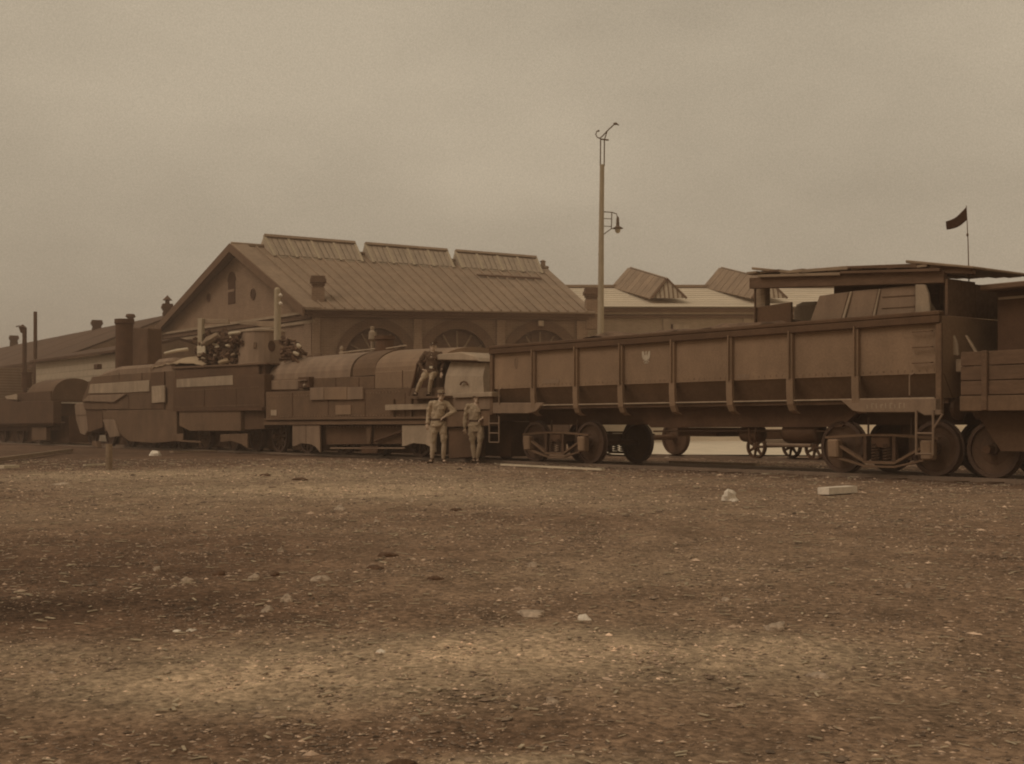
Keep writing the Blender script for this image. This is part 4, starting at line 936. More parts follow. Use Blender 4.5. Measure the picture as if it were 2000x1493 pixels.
for c_, r_, sp in arches:
    mb = MB(); n = 24
    for i in range(n):
        a0 = math.pi*i/n; a1 = math.pi*(i+1)/n; R1 = r_+.42
        q = lambda rr, a, y: (c_+rr*math.cos(a), y, sp+rr*math.sin(a))
        mb.hexa([q(r_-.03, a0, -.09), q(r_-.03, a1, -.09), q(r_-.03, a1, .2), q(r_-.03, a0, .2), q(R1, a0, -.09), q(R1, a1, -.09), q(R1, a1, .0), q(R1, a0, .0)])
    mb.build('door_arch', 'arch', fw)
    dm = MB(); dm.box(c_-r_, c_+r_, .32, .36, 0, sp+r_)
    dd = dm.build('arched_door', 'wood_dark', fw)
    for k in range(9):
        x = c_-r_+.16+k*(2*r_-.2)/9; hgt = sp+math.sqrt(max(.01, r_**2-(x+.14-c_)**2))-.06
        MB().box(x, x+.285, .285, .318, 0, hgt).build('door_board', 'wood_dark', dd)
    sb = MB()
    for k in range(5):
        a = R(30+k*30); sb.tube([(c_+.25*math.cos(a), .27, sp+.25*math.sin(a)), (c_+(r_-.1)*math.cos(a), .27, sp+(r_-.1)*math.sin(a))], .045, 4)
    sb.build('fanlight_bar', 'wood', dd)
for px, wd in ((614, .55), (816, .42), (978, .42), (1136, .55)):
    c_ = toL(px); MB().box(max(-.05, c_-wd/2), c_+wd/2, -.16, .0, 0, EZ-.37).build('pilaster', 'wall', fw, .02)
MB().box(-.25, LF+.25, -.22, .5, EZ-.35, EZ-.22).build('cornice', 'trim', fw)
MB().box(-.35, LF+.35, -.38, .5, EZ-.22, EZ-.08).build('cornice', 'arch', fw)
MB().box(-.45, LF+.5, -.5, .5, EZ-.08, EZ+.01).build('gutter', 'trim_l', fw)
MB().box(toL(1050), toL(1060), -.3, -.1, 5.6, 5.85).build('lamp_box', 'pale', fw)
# gable wall (left)
gloc, grot, LG = frame_obj(C1, C0, '', RH)
GR_ = math.atan2(C0.y-C1.y, C0.x-C1.x)
gw = MB().prism([(0, 0), (LG, 0), (LG, EZ), (LG*.41, RZ-.15), (0, EZ)], -.5, 0).build('gable_wall', 'wall', RH, loc=gloc, rot=grot)
# local x runs away from C1; outside is +y in this frame
def gl(px):
    r = (px-1000)/F; d = (C0-C1).normalized(); return (r*C1.y-C1.x)/(d.x-r*d.y)
def gzv(px, py):
    l = gl(px); y = C1.y+(C0-C1).normalized().y*l; return H+(829-py)/F*y
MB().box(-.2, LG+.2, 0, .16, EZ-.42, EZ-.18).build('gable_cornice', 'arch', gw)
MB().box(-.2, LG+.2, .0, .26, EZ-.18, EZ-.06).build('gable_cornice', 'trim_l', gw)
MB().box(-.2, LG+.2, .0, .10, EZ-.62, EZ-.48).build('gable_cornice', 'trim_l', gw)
cw = gl(453); zt_, zb_ = gzv(453, 531), gzv(453, 594)
nw = MB().prism([(cw-.42, zb_), (cw+.42, zb_), (cw+.42, zt_-.5)]+[(cw+.5*math.cos(R(a)), zt_-.5+.5*math.sin(R(a))) for a in range(0, 181, 20)]+[(cw-.42, zt_-.5)], .004, .03).build('narrow_window', 'void', gw)
MB().box(cw-.42, cw+.42, .032, .06, zt_-1.05, zt_-.93).build('window_bar', 'wall', nw)
for px, py, rr in ((408, 582, .17), (495, 575, .22)):
    c_ = gl(px); z_ = gzv(px, py); MB().lathe((c_, .004, z_), [(.001, 0), (rr, 0), (rr, .02), (.001, .02)], 'y', 16).build('round_window', 'void', gw)
    tor = MB().tube([(c_+(rr+.05)*math.cos(R(a)), .03, z_+(rr+.05)*math.sin(R(a))) for a in range(0, 361, 20)], .025, 6); tor.build('window_ring', 'arch', gw)
for k in range(2):
    c_ = .28 if k == 0 else LG-.3; MB().box(c_-.33, c_+.33, .0, .14, 0, EZ-.63).build('pilaster', 'wall', gw)
# other walls
rl_, rr_, LR_ = frame_obj(C2, CB, '', RH)
MB().prism([(0, 0), (LR_, 0), (LR_, EZ), (LR_/2, RZ-.15), (0, EZ)], 0, .5).build('gable_wall', 'wall', RH, loc=rl_, rot=rr_)
rl_, rr_, LR_ = frame_obj(CB, C0, '', RH); MB().box(0, LR_, 0, .5, 0, EZ-.4).build('back_wall', 'wall', RH, loc=rl_, rot=rr_)
# roof of separate sheets with standing seams
dn = (C1-C0).normalized()*.55   # verge overhang direction is across the gable
out = Vector((-.86, -.5, 0))*.55
def lerp(a, b, t): return a+(b-a)*t
eA = Vector((C1.x, C1.y, EZ))+Vector((.25, -.5, -.06)); eB = Vector((C2.x, C2.y, EZ))+Vector((.35, -.5, -.06))
rA = RA.copy(); rB = RB.copy(); bA = Vector((C0.x, C0.y, EZ))+Vector((.0, .3, -.06)); bB = Vector((CB.x, CB.y, EZ))
ovh = Vector((-.52, -.25, 0)); eA += ovh; rA += ovh; bA += ovh; rB += Vector((.4, .1, 0)); eB += Vector((.1, 0, 0))
NR = 30
for i in range(NR):
    t0, t1 = i/NR, (i+1)/NR-.0015
    q = [lerp(eA, eB, t0), lerp(eA, eB, t1), lerp(rA, rB, t1), lerp(rA, rB, t0)]
    o = MB().slab(q, (0, 0, .05)).build('roof_sheet', 'roof', RH)
    p0, p1 = lerp(eA, eB, t0)+Vector((0, 0, .085)), lerp(rA, rB, t0)+Vector((0, 0, .085))
    MB().slab([p0+Vector((-.035, 0, -.035)), p0+Vector((.035, 0, -.035)), p1+Vector((.035, 0, -.035)), p1+Vector((-.035, 0, -.035))], (0, 0, .08)).build('standing_seam', 'roof', o)
MB().slab([bA, bB, rB, rA], (0, 0, .05)).build('back_roof', 'roof', RH)
for a_, b_, nm in ((eA, rA, 'barge_board'), (bA, rA, 'barge_board')):
    MB().slab([a_+Vector((-.02, -.03, -.32)), b_+Vector((-.02, -.03, -.32)), b_+Vector((-.02, -.03, .1)), a_+Vector((-.02, -.03, .1))], (-.07, -.05, 0)).build(nm, 'trim', RH)
MB().slab([eA+Vector((0, 0, .055)), eA+Vector((.75, .11, .055)), rA+Vector((.75, .35, .055)), rA+Vector((0, 0, .055))], (0, 0, .06)).build('verge_strip', 'roof', RH)
MB().tube([rA+Vector((0, 0, .1)), rB+Vector((0, 0, .1))], .1, 8).build('ridge_cap', 'roof', RH)
# roof walk rail below the third skylight
def roofpt(t, s): return lerp(lerp(rA, rB, t), lerp(eA, eB, t), s)
def ridge_t(px, zoff=0):
    r = (px-1000)/F; d = rB-rA; return (r*rA.y-rA.x)/(d.x-r*d.y)
MB().slab([roofpt(.70, .335)+Vector((0, 0, .10)), roofpt(.925, .335)+Vector((0, 0, .10)), roofpt(.925, .35)+Vector((0, 0, .10)), roofpt(.70, .35)+Vector((0, 0, .10))], (0, 0, .10)).build('snow_guard', 'arch', RH)
# skylights
for x0, x1 in ((515, 692), (712, 872), (888, 1046)):
    t0, t1 = ridge_t(x0), ridge_t(x1)
    tp0, tp1 = lerp(rA, rB, t0)+Vector((0, 0, .62)), lerp(rA, rB, t1)+Vector((0, 0, .62))
    s_ = .17
    b0_, b1_ = roofpt(t0, s_)+Vector((0, 0, .06)), roofpt(t1, s_)+Vector((0, 0, .06))
    k0_, k1_ = tp0+(tp0-b0_)*.9, tp1+(tp1-b1_)*.9; k0_.z = b0_.z; k1_.z = b1_.z
    sk = MB(); sk.v = [tuple(v) for v in (b0_, b1_, k1_, k0_, tp0, tp1)]; sk.f = [(0, 1, 5, 4), (2, 3, 4, 5), (0, 4, 3), (1, 2, 5)]
    so2 = sk.build('skylight', 'frame', RH)
    nb, npn = 4, 4; off = Vector((.05, -.10, .05))
    for k in range(nb*npn):
        u0_, u1_ = k/(nb*npn), (k+1)/(nb*npn)
        pad = .006 if k % npn else .014
        u0_ += pad; u1_ -= .005
        q = [lerp(b0_, b1_, u0_), lerp(b0_, b1_, u1_), lerp(tp0, tp1, u1_), lerp(tp0, tp1, u0_)]
        q = [lerp(q[0], q[3], .06), lerp(q[1], q[2], .06), lerp(q[1], q[2], .88), lerp(q[0], q[3], .88)]
        MB().slab([v+off*.2 for v in q], off*.25).build('pane', 'glass', so2)
    for k in range(nb+1):
        t = min(max(k/nb, .004), .996); a_, b_ = lerp(b0_, b1_, t), lerp(tp0, tp1, t); dx_ = (b1_-b0_).normalized()*.07
        MB().slab([a_-dx_+off*.3, a_+dx_+off*.3, b_+dx_+off*.3, b_-dx_+off*.3], off*.5).build('glazing_bar', 'post', so2)
    MB().slab([lerp(b0_, tp0, .93)+off*.3, lerp(b1_, tp1, .93)+off*.3, tp1+off*.3+Vector((0, 0, .05)), tp0+off*.3+Vector((0, 0, .05))], off).build('skylight_ridge', 'roof', so2)
def chimney(parent, c, w_, z0, z1, m='wall', top='arch', rz=0, cap=None, name='chimney'):
    o = MB().box(-w_/2, w_/2, -w_/2, w_/2, z0, z1-.55).build(name, m, parent, loc=(c[0], c[1], 0), rot=(0, 0, rz))
    k = w_/2
    MB().box(-k*.88, k*.88, -k*.88, k*.88, z1-.55, z1-.42).box(-k*1.05, k*1.05, -k*1.05, k*1.05, z1-.42, z1-.30).box(-k*1.25, k*1.25, -k*1.25, k*1.25, z1-.30, z1-.14).box(-k*1.1, k*1.1, -k*1.1, k*1.1, z1-.14, z1).build('chimney_head', top, o)
    if cap: MB().lathe((0, 0, z1+.02), [(.001, 0), (k*.5, 0), (k*.5, .2), (k*1.1, .22), (.001, .55)], 'z', 12).build('chimney_cowl', 'dark', o)
    return o
pc = P(622, 600, 60.0); chimney(RH, (pc.x, 59.9), .60, 5.5, 7.85, rz=.15)
pc = P(1155, 600, 61.6); chimney(RH, (pc.x, 61.5), .58, 5.5, 7.45, rz=.1)
MB().lathe((rB.x-.3, rB.y-.2, RZ+.05), [(.001, 0), (.16, 0), (.14, .35), (.2, .4), (.001, .5)], 'z', 10).build('roof_vent', 'roof', RH)

# ---------------------------------------------------------------- hall with sloping lanterns
HL = empty('workshop_hall', (0, 0, 0)); tag(HL, 'low brick workshop with pale roof and two sloping roof lanterns', 'workshop')
hx0, hx1 = 2.7, 30; hz = .93+(829-599)/F*70; hr = .93+(829-562)/F*77
hw = MB().box(0, hx1-hx0, 0, .5, 0, hz-.3).build('front_wall', 'wall2', HL, loc=(hx0, 70.3, 0), rot=(0, 0, 0))
MB().box(0, hx1-hx0, -.16, .0, hz-.62, hz-.45).build('cornice', 'trim', hw)
MB().box(0, hx1-hx0, -.12, .0, 0, .95).build('plinth', 'roof_l', hw)
MB().box(0, hx1-hx0, -.28, .0, hz-.42, hz-.30).build('cornice', 'trim_l', hw)
MB().box(0, hx1-hx0, -.40, .5, hz-.30, hz-.10).build('cornice', 'trim', hw)
for k in range(9):           # roof in long courses
    t0, t1 = k/9, (k+1)/9; y0, y1 = 69.7+(77-69.7)*t0, 69.7+(77-69.7)*t1; z0, z1 = hz-.08+(hr-hz)*t0, hz-.08+(hr-hz)*t1
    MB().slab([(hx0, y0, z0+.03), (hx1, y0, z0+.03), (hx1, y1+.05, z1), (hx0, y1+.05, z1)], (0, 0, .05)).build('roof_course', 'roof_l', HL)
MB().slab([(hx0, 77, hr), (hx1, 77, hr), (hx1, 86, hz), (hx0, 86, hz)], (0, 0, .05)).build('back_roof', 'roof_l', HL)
MB().box(hx0, hx1, 76.9, 77.2, hr+.0, hr+.16).build('ridge_board', 'roof', HL)
MB().box(hx1-.5, hx1-.01, 70.81, 85.8, 0, hz-.35).build('end_wall', 'wall2', HL)
x_ = (1328-1000)/F*70.3-hx0
for c_, w_ in ((x_, 1.0), (x_-5.4, 1.0), (x_+5.3, 1.0), (x_+10.6, 1.0)):
    wf = MB().box(c_-w_/2, c_+w_/2, -.02, .0, hz-2.6, hz-.95).build('window', 'void', hw)
    MB().box(c_-w_/2+.12, c_+w_/2, -.05, -.021, hz-1.5, hz-.95).build('pane', 'pale', wf)
    MB().box(c_-w_/2, c_+w_/2, -.05, -.021, hz-2.2, hz-1.9).build('pane', 'wood_dark', wf)
for k in range(6): MB().box(1.2+k*4.4, 1.6+k*4.4, -.1, 0, 0, hz-.63).build('pilaster', 'wall2', hw)
def lantern(dx):
    fa = P(1303, 545, 71); fl_ = P(1273, 583, 70.6); fr = P(1341, 583, 70.6); ba = P(1230, 523, 78); bl = P(1197, 561, 77.6); br_ = bl+Vector((2.0, 0, 0))
    d_ = Vector((dx, 0, 0)); fa, fl_, fr, ba, bl, br_ = [p+d_ for p in (fa, fl_, fr, ba, bl, br_)]
    l = MB(); l.v = [tuple(p) for p in (fl_, fr, fa, bl, br_, ba)]; l.f = [(0, 1, 2), (3, 5, 4), (0, 3, 4, 1)]
    lo_ = l.build('lantern', 'frame', HL)
    for k in range(8):
        t0, t1 = k/8, (k+1)/8-.01; q = [lerp(fl_, bl, t0), lerp(fl_, bl, t1), lerp(fa, ba, t1), lerp(fa, ba, t0)]
        MB().slab([v+Vector((-.1, -.05, -.05)) for v in q], (-.04, 0, .05)).build('lantern_sheet', 'roof', lo_)
    MB().slab([fr, br_, ba, fa], (.04, 0, .05)).build('lantern_side', 'roof', lo_)
    for k in range(7):
        t = (k+1)/8; b_ = lerp(fl_, fr, t); top = lerp(fl_, fa, t*2) if t <= .5 else lerp(fa, fr, t*2-1)
        MB().slab([b_+Vector((-.03, -.04, 0)), b_+Vector((.03, -.04, 0)), top+Vector((.03, -.04, 0)), top+Vector((-.03, -.04, 0))], (0, .03, 0)).build('glazing_bar', 'trim', lo_)
    MB().tube([fl_+Vector((0, -.06, 0)), fa+Vector((0, -.06, 0)), fr+Vector((0, -.06, 0))], .07, 6).build('lantern_verge', 'trim', lo_)
lantern(0); lantern(5.55)

# ---------------------------------------------------------------- long dark roofed building and plank shed at left
LB = empty('long_depot_building', (0, 0, 0)); tag(LB, 'long low building with dark roof and a row of brick chimneys', 'depot')
pr, pf = P(330, 617, 83), P(0, 681, 119.5)
dirn = Vector((pf.x-pr.x, pf.y-pr.y, 0)).normalized(); side = Vector((dirn.y, -dirn.x, 0)); 
if side.y > 0: side = -side
ls = 1.0; rz_ = (pr.z+pf.z)/2
r0, r1 = Vector((pr.x, pr.y, rz_))-dirn*2, Vector((pf.x, pf.y, rz_))+dirn*60
r0.z = pr.z; 
ew = side*7.5
for k in range(14):
    t0, t1 = k/14, (k+1)/14-.002
    a_, b_ = lerp(r0, r1, t0), lerp(r0, r1, t1)
    MB().slab([a_+ew+Vector((0, 0, -3.1)), b_+ew+Vector((0, 0, -3.1)), b_, a_], (0, 0, .08)).build('roof_section', 'roof_d', LB)
MB().slab([r0-ew+Vector((0, 0, -3.1)), r1-ew+Vector((0, 0, -3.1)), r1, r0], (0, 0, .08)).build('back_roof', 'roof_d', LB)
wa, wb = r0+side*7, r1+side*7
MB().box(0, (wb-wa).length, 0, .4, 0, r0.z-3.1).build('wall', 'wall', LB, loc=(wa.x, wa.y, 0), rot=(0, 0, math.atan2(wb.y-wa.y, wb.x-wa.x)))
g_ = MB(); g_.v = [tuple(v) for v in (r0+side*7+Vector((0, 0, -r0.z)), r0-side*7+Vector((0, 0, -r0.z)), r0-side*7+Vector((0, 0, -2.95)), r0+Vector((0, 0, -.03)), r0+side*7+Vector((0, 0, -2.95)))]; g_.v += [tuple(Vector(v)+dirn*.3) for v in g_.v]; g_.f = [(0, 1, 2, 3, 4), (9, 8, 7, 6, 5)]; g_.build('end_gable', 'wall', LB)
def ridge_at(px):
    r = (px-1000)/F; return (r*r0.y-r0.x)/(dirn.x-r*dirn.y)
for px, wpx, top, cap in ((27, 17, 656, None), (189, 20, 626, None), (241, 26, 626, None), (327, 20, 594, True)):
    l = ridge_at(px); c_ = r0+dirn*l; s_ = F/c_.y; chimney(LB, (c_.x, c_.y), wpx/s_/1.15, r0.z-1.5, H+(829-top)/s_, m='roof_d', top='dark', rz=.4, cap=cap)
l = ridge_at(255); c_ = r0+dirn*l; s_ = F/c_.y
MB().lathe((c_.x, c_.y, 0), [(.001, r0.z-.5), (.25, r0.z-.5), (.22, H+(829-622)/s_), (.36, H+(829-619)/s_), (.28, H+(829-614)/s_), (.001, H+(829-613)/s_)], 'z', 12).build('roof_vent', 'dark', LB)
# plank shed
SHD = empty('plank_shed', (0, 0, 0)); tag(SHD, 'whitewashed plank shed with dark roof behind the far locomotives', 'shed')
s0, s1 = P(236, 689, 62.5), P(72, 706, 72.8); s0.z = s1.z = 0
d2 = (s1-s0).normalized(); a2 = math.atan2(d2.y, d2.x); Ls = (s1-s0).length
zt2 = H+(829-690)/F*62.8
sw = None
for k in range(13):
    z0 = zt2-(k+1)*.335
    o = MB().box(0, Ls, 0, .05, z0, z0+.32).build('wall_board', 'frame', SHD, loc=(s0.x, s0.y, 0), rot=(0, 0, a2))
n2 = Vector((-d2.y, d2.x, 0)); n2 = n2 if n2.y > 0 else -n2
rz2 = H+(829-664)/F*64
MB().slab([s0-n2*.4+Vector((0, 0, zt2)), s1-n2*.4+Vector((0, 0, zt2)), s1+n2*3+Vector((0, 0, rz2)), s0+n2*3+Vector((0, 0, rz2))], (0, 0, .12)).build('roof', 'roof_d', SHD)
MB().slab([s0+n2*3+Vector((0, 0, rz2)), s1+n2*3+Vector((0, 0, rz2)), s1+n2*6.4+Vector((0, 0, zt2)), s0+n2*6.4+Vector((0, 0, zt2))], (0, 0, .12)).build('roof', 'roof_d', SHD)
MB().slab([s0, s0+n2*6, s0+n2*6+Vector((0, 0, zt2)), s0+Vector((0, 0, zt2))], tuple(d2*.1)).build('end_wall', 'wall', SHD)
g_ = MB(); g_.v = [tuple(v) for v in (s0+Vector((0, 0, zt2)), s0+n2*6+Vector((0, 0, zt2)), s0+n2*3+Vector((0, 0, rz2)))]; g_.f = [(0, 1, 2)]; g_.build('gable', 'mid', SHD)
MB().box(Ls*.55, Ls*.62, -.06, 0, zt2-2.4, zt2-.7).build('window', 'void', SHD, loc=(s0.x, s0.y, 0), rot=(0, 0, a2))
# low brick building beyond, filling the far left
FB = empty('far_brick_building', (0, 0, 0)); tag(FB, 'low brick building at the far left edge beyond the train', 'building')
fa_, fb_ = P(70, 712, 80), P(-120, 726, 92); fa_.z = fb_.z = 0; d3 = (fb_-fa_).normalized()
MB().box(0, (fb_-fa_).length, 0, 5, 0, 4.4).build('wall', 'wall', FB, loc=tuple(fa_), rot=(0, 0, math.atan2(d3.y, d3.x)-.0))
MB().box(-.3, (fb_-fa_).length, -5.4, .3, 4.4, 4.65).build('roof', 'roof_d', FB, loc=tuple(fa_), rot=(0, 0, math.atan2(d3.y, d3.x)))

# poles at left
def pole(px, pt, Z, r_, lab, head):
    b = P(px, 829, Z); o = empty('yard_pole', (b.x, Z, 0)); zt3 = H+(829-pt)/F*Z
    MB().tube([(0, 0, -.2), (0, 0, zt3)], [r_, r_*.85], 10).build('shaft', 'dark', o)
    if head:
        MB().lathe((-.12, 0, zt3), [(.001, -.35), (.12, -.3), (.2, -.05), (.24, 0), (.05, .16), (.001, .18)], 'z', 12).build('lamp_head', 'dark', o)
        MB().tube([(0, 0, zt3-.3), (-.3, 0, zt3+.1), (-.5, 0, zt3+.05)], .04, 6).build('bracket', 'dark', o)
    tag(o, lab, 'pole')
pole(69, 609, 78, .13, 'tall plain dark pole rising above the far left roofs', False)
pole(48, 640, 76, .15, 'shorter dark lamp pole with a hooked head at far left', True)

# ---------------------------------------------------------------- tall lamp mast
ZM = 45.0; s_ = F/ZM
mb_ = P(1173, 829, ZM); M_ = empty('lamp_mast', (mb_.x, ZM, 0)); tag(M_, 'tall pale wooden mast with hooked iron top and hanging lamp', 'lamp post')
def mz(y): return H+(829-y)/s_
def mx(x): return (x-1173)/s_
MB().tube([(0, 0, -.5), (mx(1173), 0, mz(655)), (mx(1174.5), 0, mz(450)), (mx(1176), 0, mz(322))], [.13, .115, .09, .078], 14).build('wooden_mast', 'post', M_)
for x in (1172.5, 1180): MB().tube([(mx(x), 0, mz(325)), (mx(x+.5), 0, mz(273))], .022, 8).build('twin_rod', 'iron', M_)
hk = MB().tube([(mx(1169), 0, mz(256)), (mx(1165.5), 0, mz(257)), (mx(1163.5), 0, mz(263)), (mx(1166), 0, mz(268)), (mx(1171), 0, mz(270.5)), (mx(1177), 0, mz(266)), (mx(1186), 0, mz(256)), (mx(1200), 0, mz(243))], .022, 8)
hk.tube([(mx(1181), 0, mz(272)), (mx(1186), 0, mz(256))], .02, 8).tube([(mx(1172), 0, mz(272)), (mx(1189), 0, mz(274))], .028, 8)
hk.build('hook_arm', 'iron', M_)
MB().ball((mx(1169), 0, mz(256)), (.04, .04, .035)).build('hook_knob', 'iron', M_)
MB().ball((mx(1202), 0, mz(242)), (.08, .05, .045)).tube([(mx(1202), 0, mz(242)), (mx(1209), 0, mz(245))], .02, 6).build('pulley', 'iron', M_)
br = MB().tube([(mx(1178), 0, mz(414)), (mx(1195), 0, mz(415)), (mx(1204), 0, mz(418)), (mx(1206), 0, mz(425))], .018, 8)
for y in (427, 442): br.tube([(mx(1178), 0, mz(y)), (mx(1195), 0, mz(y+1))], .014, 6)
br.tube([(mx(1195), 0, mz(415)), (mx(1194), 0, mz(448))], .018, 6).tube([(mx(1178), 0, mz(459)), (mx(1194), 0, mz(447)), (mx(1206), 0, mz(446))], .018, 6)
br.build('lamp_bracket', 'iron', M_)
lx = mx(1206.5)
MB().lathe((lx, 0, 0), [(.001, mz(423)), (.035, mz(424)), (.05, mz(428)), (.06, mz(441)), (.09, mz(443)), (.19, mz(446)), (.19, mz(447)), (.001, mz(447))], 'z', 18).build('lamp_hood', 'iron', M_)
MB().ball((lx, 0, mz(449.5)), (.10, .10, .12), 14, 10).build('lamp_globe', 'globe', M_, smooth=True)
MB().tube([(mx(1172), -.05, mz(655)), (mx(1172), -.05, mz(497)), (mx(1168), -.02, mz(497))], .012, 5).build('down_wire', 'iron', M_)

# ---------------------------------------------------------------- trolley and wheelset on the second track
TV = 6.85
t_ = Veh('rail_trolley', U(1510, TV), TV); tag(t_.root, 'small flat rail trolley with spoked wheels seen under the wagon', 'trolley')
tv = MB().box(U(1462, TV)-t_.u0, U(1590, TV)-t_.u0, .1, 1.6, .44, .54); tv.build('deck', 'wood', t_.root, .01)
MB().tube([(U(1500, TV)-t_.u0, .0, .40), (U(1585, TV)-t_.u0, .0, .40)], .05, 10).build('side_pipe', 'mid', t_.root)
for px in (1475, 1590):
    for v in (0, 1.4):
        ty, ce = wheel_mesh(.30, 7, .09); o = ty.build('wheel', 'dark', t_.root); o.location = (U(px, TV)-t_.u0, v, RAILZ+.30); ce.build('spokes', 'dark', o)
    MB().tube([(U(px, TV)-t_.u0, 0, RAILZ+.3), (U(px, TV)-t_.u0, 1.4, RAILZ+.3)], .03, 8).build('axle', 'dark', t_.root)
MB().box(U(1466, TV)-t_.u0, U(1486, TV)-t_.u0, .2, .9, .54, .80).build('winch_box', 'dark', t_.root, .02)
q_ = Veh('loose_wheelset', U(1250, TV), TV-.2); tag(q_.root, 'loose dark wheelset standing on the second track behind the bogie', 'wheelset')
for v in (0, 1.56):
    ty, ce = wheel_mesh(.5, 0, .13); o = ty.build('wheel', 'dark', q_.root); o.location = (0, v, RAILZ+.5); ce.build('wheel_centre', 'dark', o)
MB().tube([(0, 0, RAILZ+.5), (0, 1.6, RAILZ+.5)], .08, 10).build('axle', 'dark', q_.root)

# ---------------------------------------------------------------- soldiers
FOLD = bpy.data.textures.new('folds', 'CLOUDS'); FOLD.noise_scale = .075; FOLD.noise_depth = 1
def remesh(o, vox, sm=2, fold=0):
    r = o.modifiers.new('r', 'REMESH'); r.mode = 'VOXEL'; r.voxel_size = vox; r.use_smooth_shade = True
    s = o.modifiers.new('s', 'SMOOTH'); s.iterations = sm; s.factor = .5
    if fold:
        d = o.modifiers.new('d', 'DISPLACE'); d.texture = FOLD; d.strength = fold; d.mid_level = .5; d.texture_coords = 'LOCAL'
def soldier(loc, rz, lab, J, tunic, trousers, legwrap, hem=.0, buckle=False, beltcol='leather', open_collar=False, bare_arm=None):
    """J: joints in metres, x to the picture's right, -y towards the viewer, z up"""
    o = empty('person', loc, rz); tag(o, lab, 'person')
    V_ = {k: Vector(v) for k, v in J.items()}
    hd = V_['head']; nk = V_['neck']; pel = V_['pelvis']; ch = V_['chest']
    b = MB()
    b.ball(hd+Vector((0, .01, .02)), (.076, .094, .098), 16, 12); b.ball(hd+Vector((0, -.025, -.055)), (.055, .062, .062), 14, 10)
    b.capsule(hd+Vector((0, -.085, .0)), hd+Vector((0, -.108, -.03)), .010, .016)      # nose
    b.capsule(hd+Vector((-.022, -.085, -.066)), hd+Vector((.022, -.085, -.066)), .007, .007)   # lips
    for s_ in (-1, 1):
        b.ball(hd+Vector((s_*.078, .012, -.005)), (.012, .022, .033), 8, 6)
        b.capsule(hd+Vector((s_*.018, -.083, .022)), hd+Vector((s_*.048, -.075, .020)), .009, .008)
    b.capsule(hd+Vector((0, .015, -.04)), nk, .052, .058)
    b.capsule(nk-Vector((0, 0, .03)), ch, .09, .14); b.capsule(ch, pel, .13, .13)
    for sd in 'LR':
        sh, el, wr, kn, an, hp_ = (V_[n+sd] for n in ('sh', 'el', 'wr', 'kn', 'an', 'hip'))
        b.capsule(ch+Vector((0, 0, .1)), sh, .08, .055); b.capsule(sh, el, .048, .038); b.capsule(el, wr, .038, .026)
        b.capsule(pel, hp_, .1, .08); b.capsule(hp_, kn, .08, .052); b.capsule(kn, an, .052, .036)
        hdv = (V_['hand'+sd]-wr).normalized(); sidev = hdv.cross(Vector((0, -1, 0))).normalized() if abs(hdv.y) < .9 else Vector((1, 0, 0))
        pc_ = wr+hdv*.045
        rot = hdv.to_track_quat('Z', 'Y').to_matrix()
        b.ball(pc_+hdv*.01, (.036, .018, .05), 10, 8, rot)
        sx = rot @ Vector((1, 0, 0)); sy = rot @ Vector((0, 1, 0))
        curl = sy if sy.y > 0 else -sy
        for k, (of, ln) in enumerate(((-.027, .062), (-.009, .072), (.009, .068), (.027, .052))):
            f0 = pc_+hdv*.045+sx*of; f1 = f0+hdv*ln*.5+curl*.006; f2 = f1+(hdv*.6+curl*.8).normalized()*ln*.5
            b.capsule(f0, f1, .0095, .0088, 8); b.capsule(f1, f2, .0088, .0078, 8)
        ts = sx if sd == 'L' else -sx
        t0 = pc_+ts*.03; t1 = t0+(hdv*.6+ts*.8).normalized()*.03; b.capsule(t0, t1, .012, .010, 8); b.capsule(t1, t1+hdv*.028, .010, .008, 8)
        ft = V_['toe'+sd]; b.capsule(an-Vector((0, 0, .03)), ft, .036, .026)
    bo = b.build('body', 'skin', o); remesh(bo, .0085, 2)
    for s_ in (-1, 1):
        MB().ball(hd+Vector((s_*.032, -.088, .008)), (.011, .006, .006), 8, 6).build('eye', 'void', bo)
    # hair
    MB().ball(hd+Vector((0, .035, .03)), (.078, .072, .085), 14, 10).build('hair', 'leather', o)
    # tunic
    t = MB(); t.capsule(nk-Vector((0, 0, .055)), ch, .07, .155); t.ball(ch+Vector((0, 0, .03)), (.185, .125, .17), 16, 10); t.capsule(ch-Vector((0, 0, .05)), pel+Vector((0, 0, .08)), .145, .135)
    t.ball(ch.lerp(pel, .5), (.172, .125, .18), 16, 10); t.ball(pel+Vector((0, 0, .0)), (.168, .125, .12), 16, 10)
    if hem: hm = MB().lathe((0, 0, -hem), [(.09, 0), (.176, 0), (.172, hem*.5), (.158, hem+.05), (.1, hem+.1)], 'z', 20); hm.v = [(x, y*.80, z) for x, y, z in hm.v]; b0 = len(t.v); t.v += [tuple(Vector(p)+pel) for p in hm.v]; t.f += [tuple(b0+i for i in f) for f in hm.f]
    for sd in 'LR':
        sh, el, wr = (V_[n+sd] for n in ('sh', 'el', 'wr'))
        t.capsule(ch+Vector((0, 0, .12)), sh, .085, .072); t.capsule(sh, el, .070, .056)
        if bare_arm != sd: t.capsule(el, wr.lerp(el, .08), .056, .040)
        else: t.capsule(el, el.lerp(wr, .25), .058, .052)
    to = t.build('tunic', tunic, o); remesh(to, .012, 2, .045)
    MB().lathe(nk-Vector((0, 0, .05)), [(.055, 0), (.078, 0), (.072, .055), (.058, .055)], 'z', 18).build('collar', tunic, to)
    bl_ = ch.lerp(pel, .78); el_ = MB()
    el_.lathe((0, 0, 0), [(.150, -.022), (.172, -.022), (.172, .022), (.150, .022)], 'z', 28); el_.v = [(x*1.03, y*.80, z) for x, y, z in el_.v]
    eo = el_.build('belt', beltcol, to); eo.location = bl_
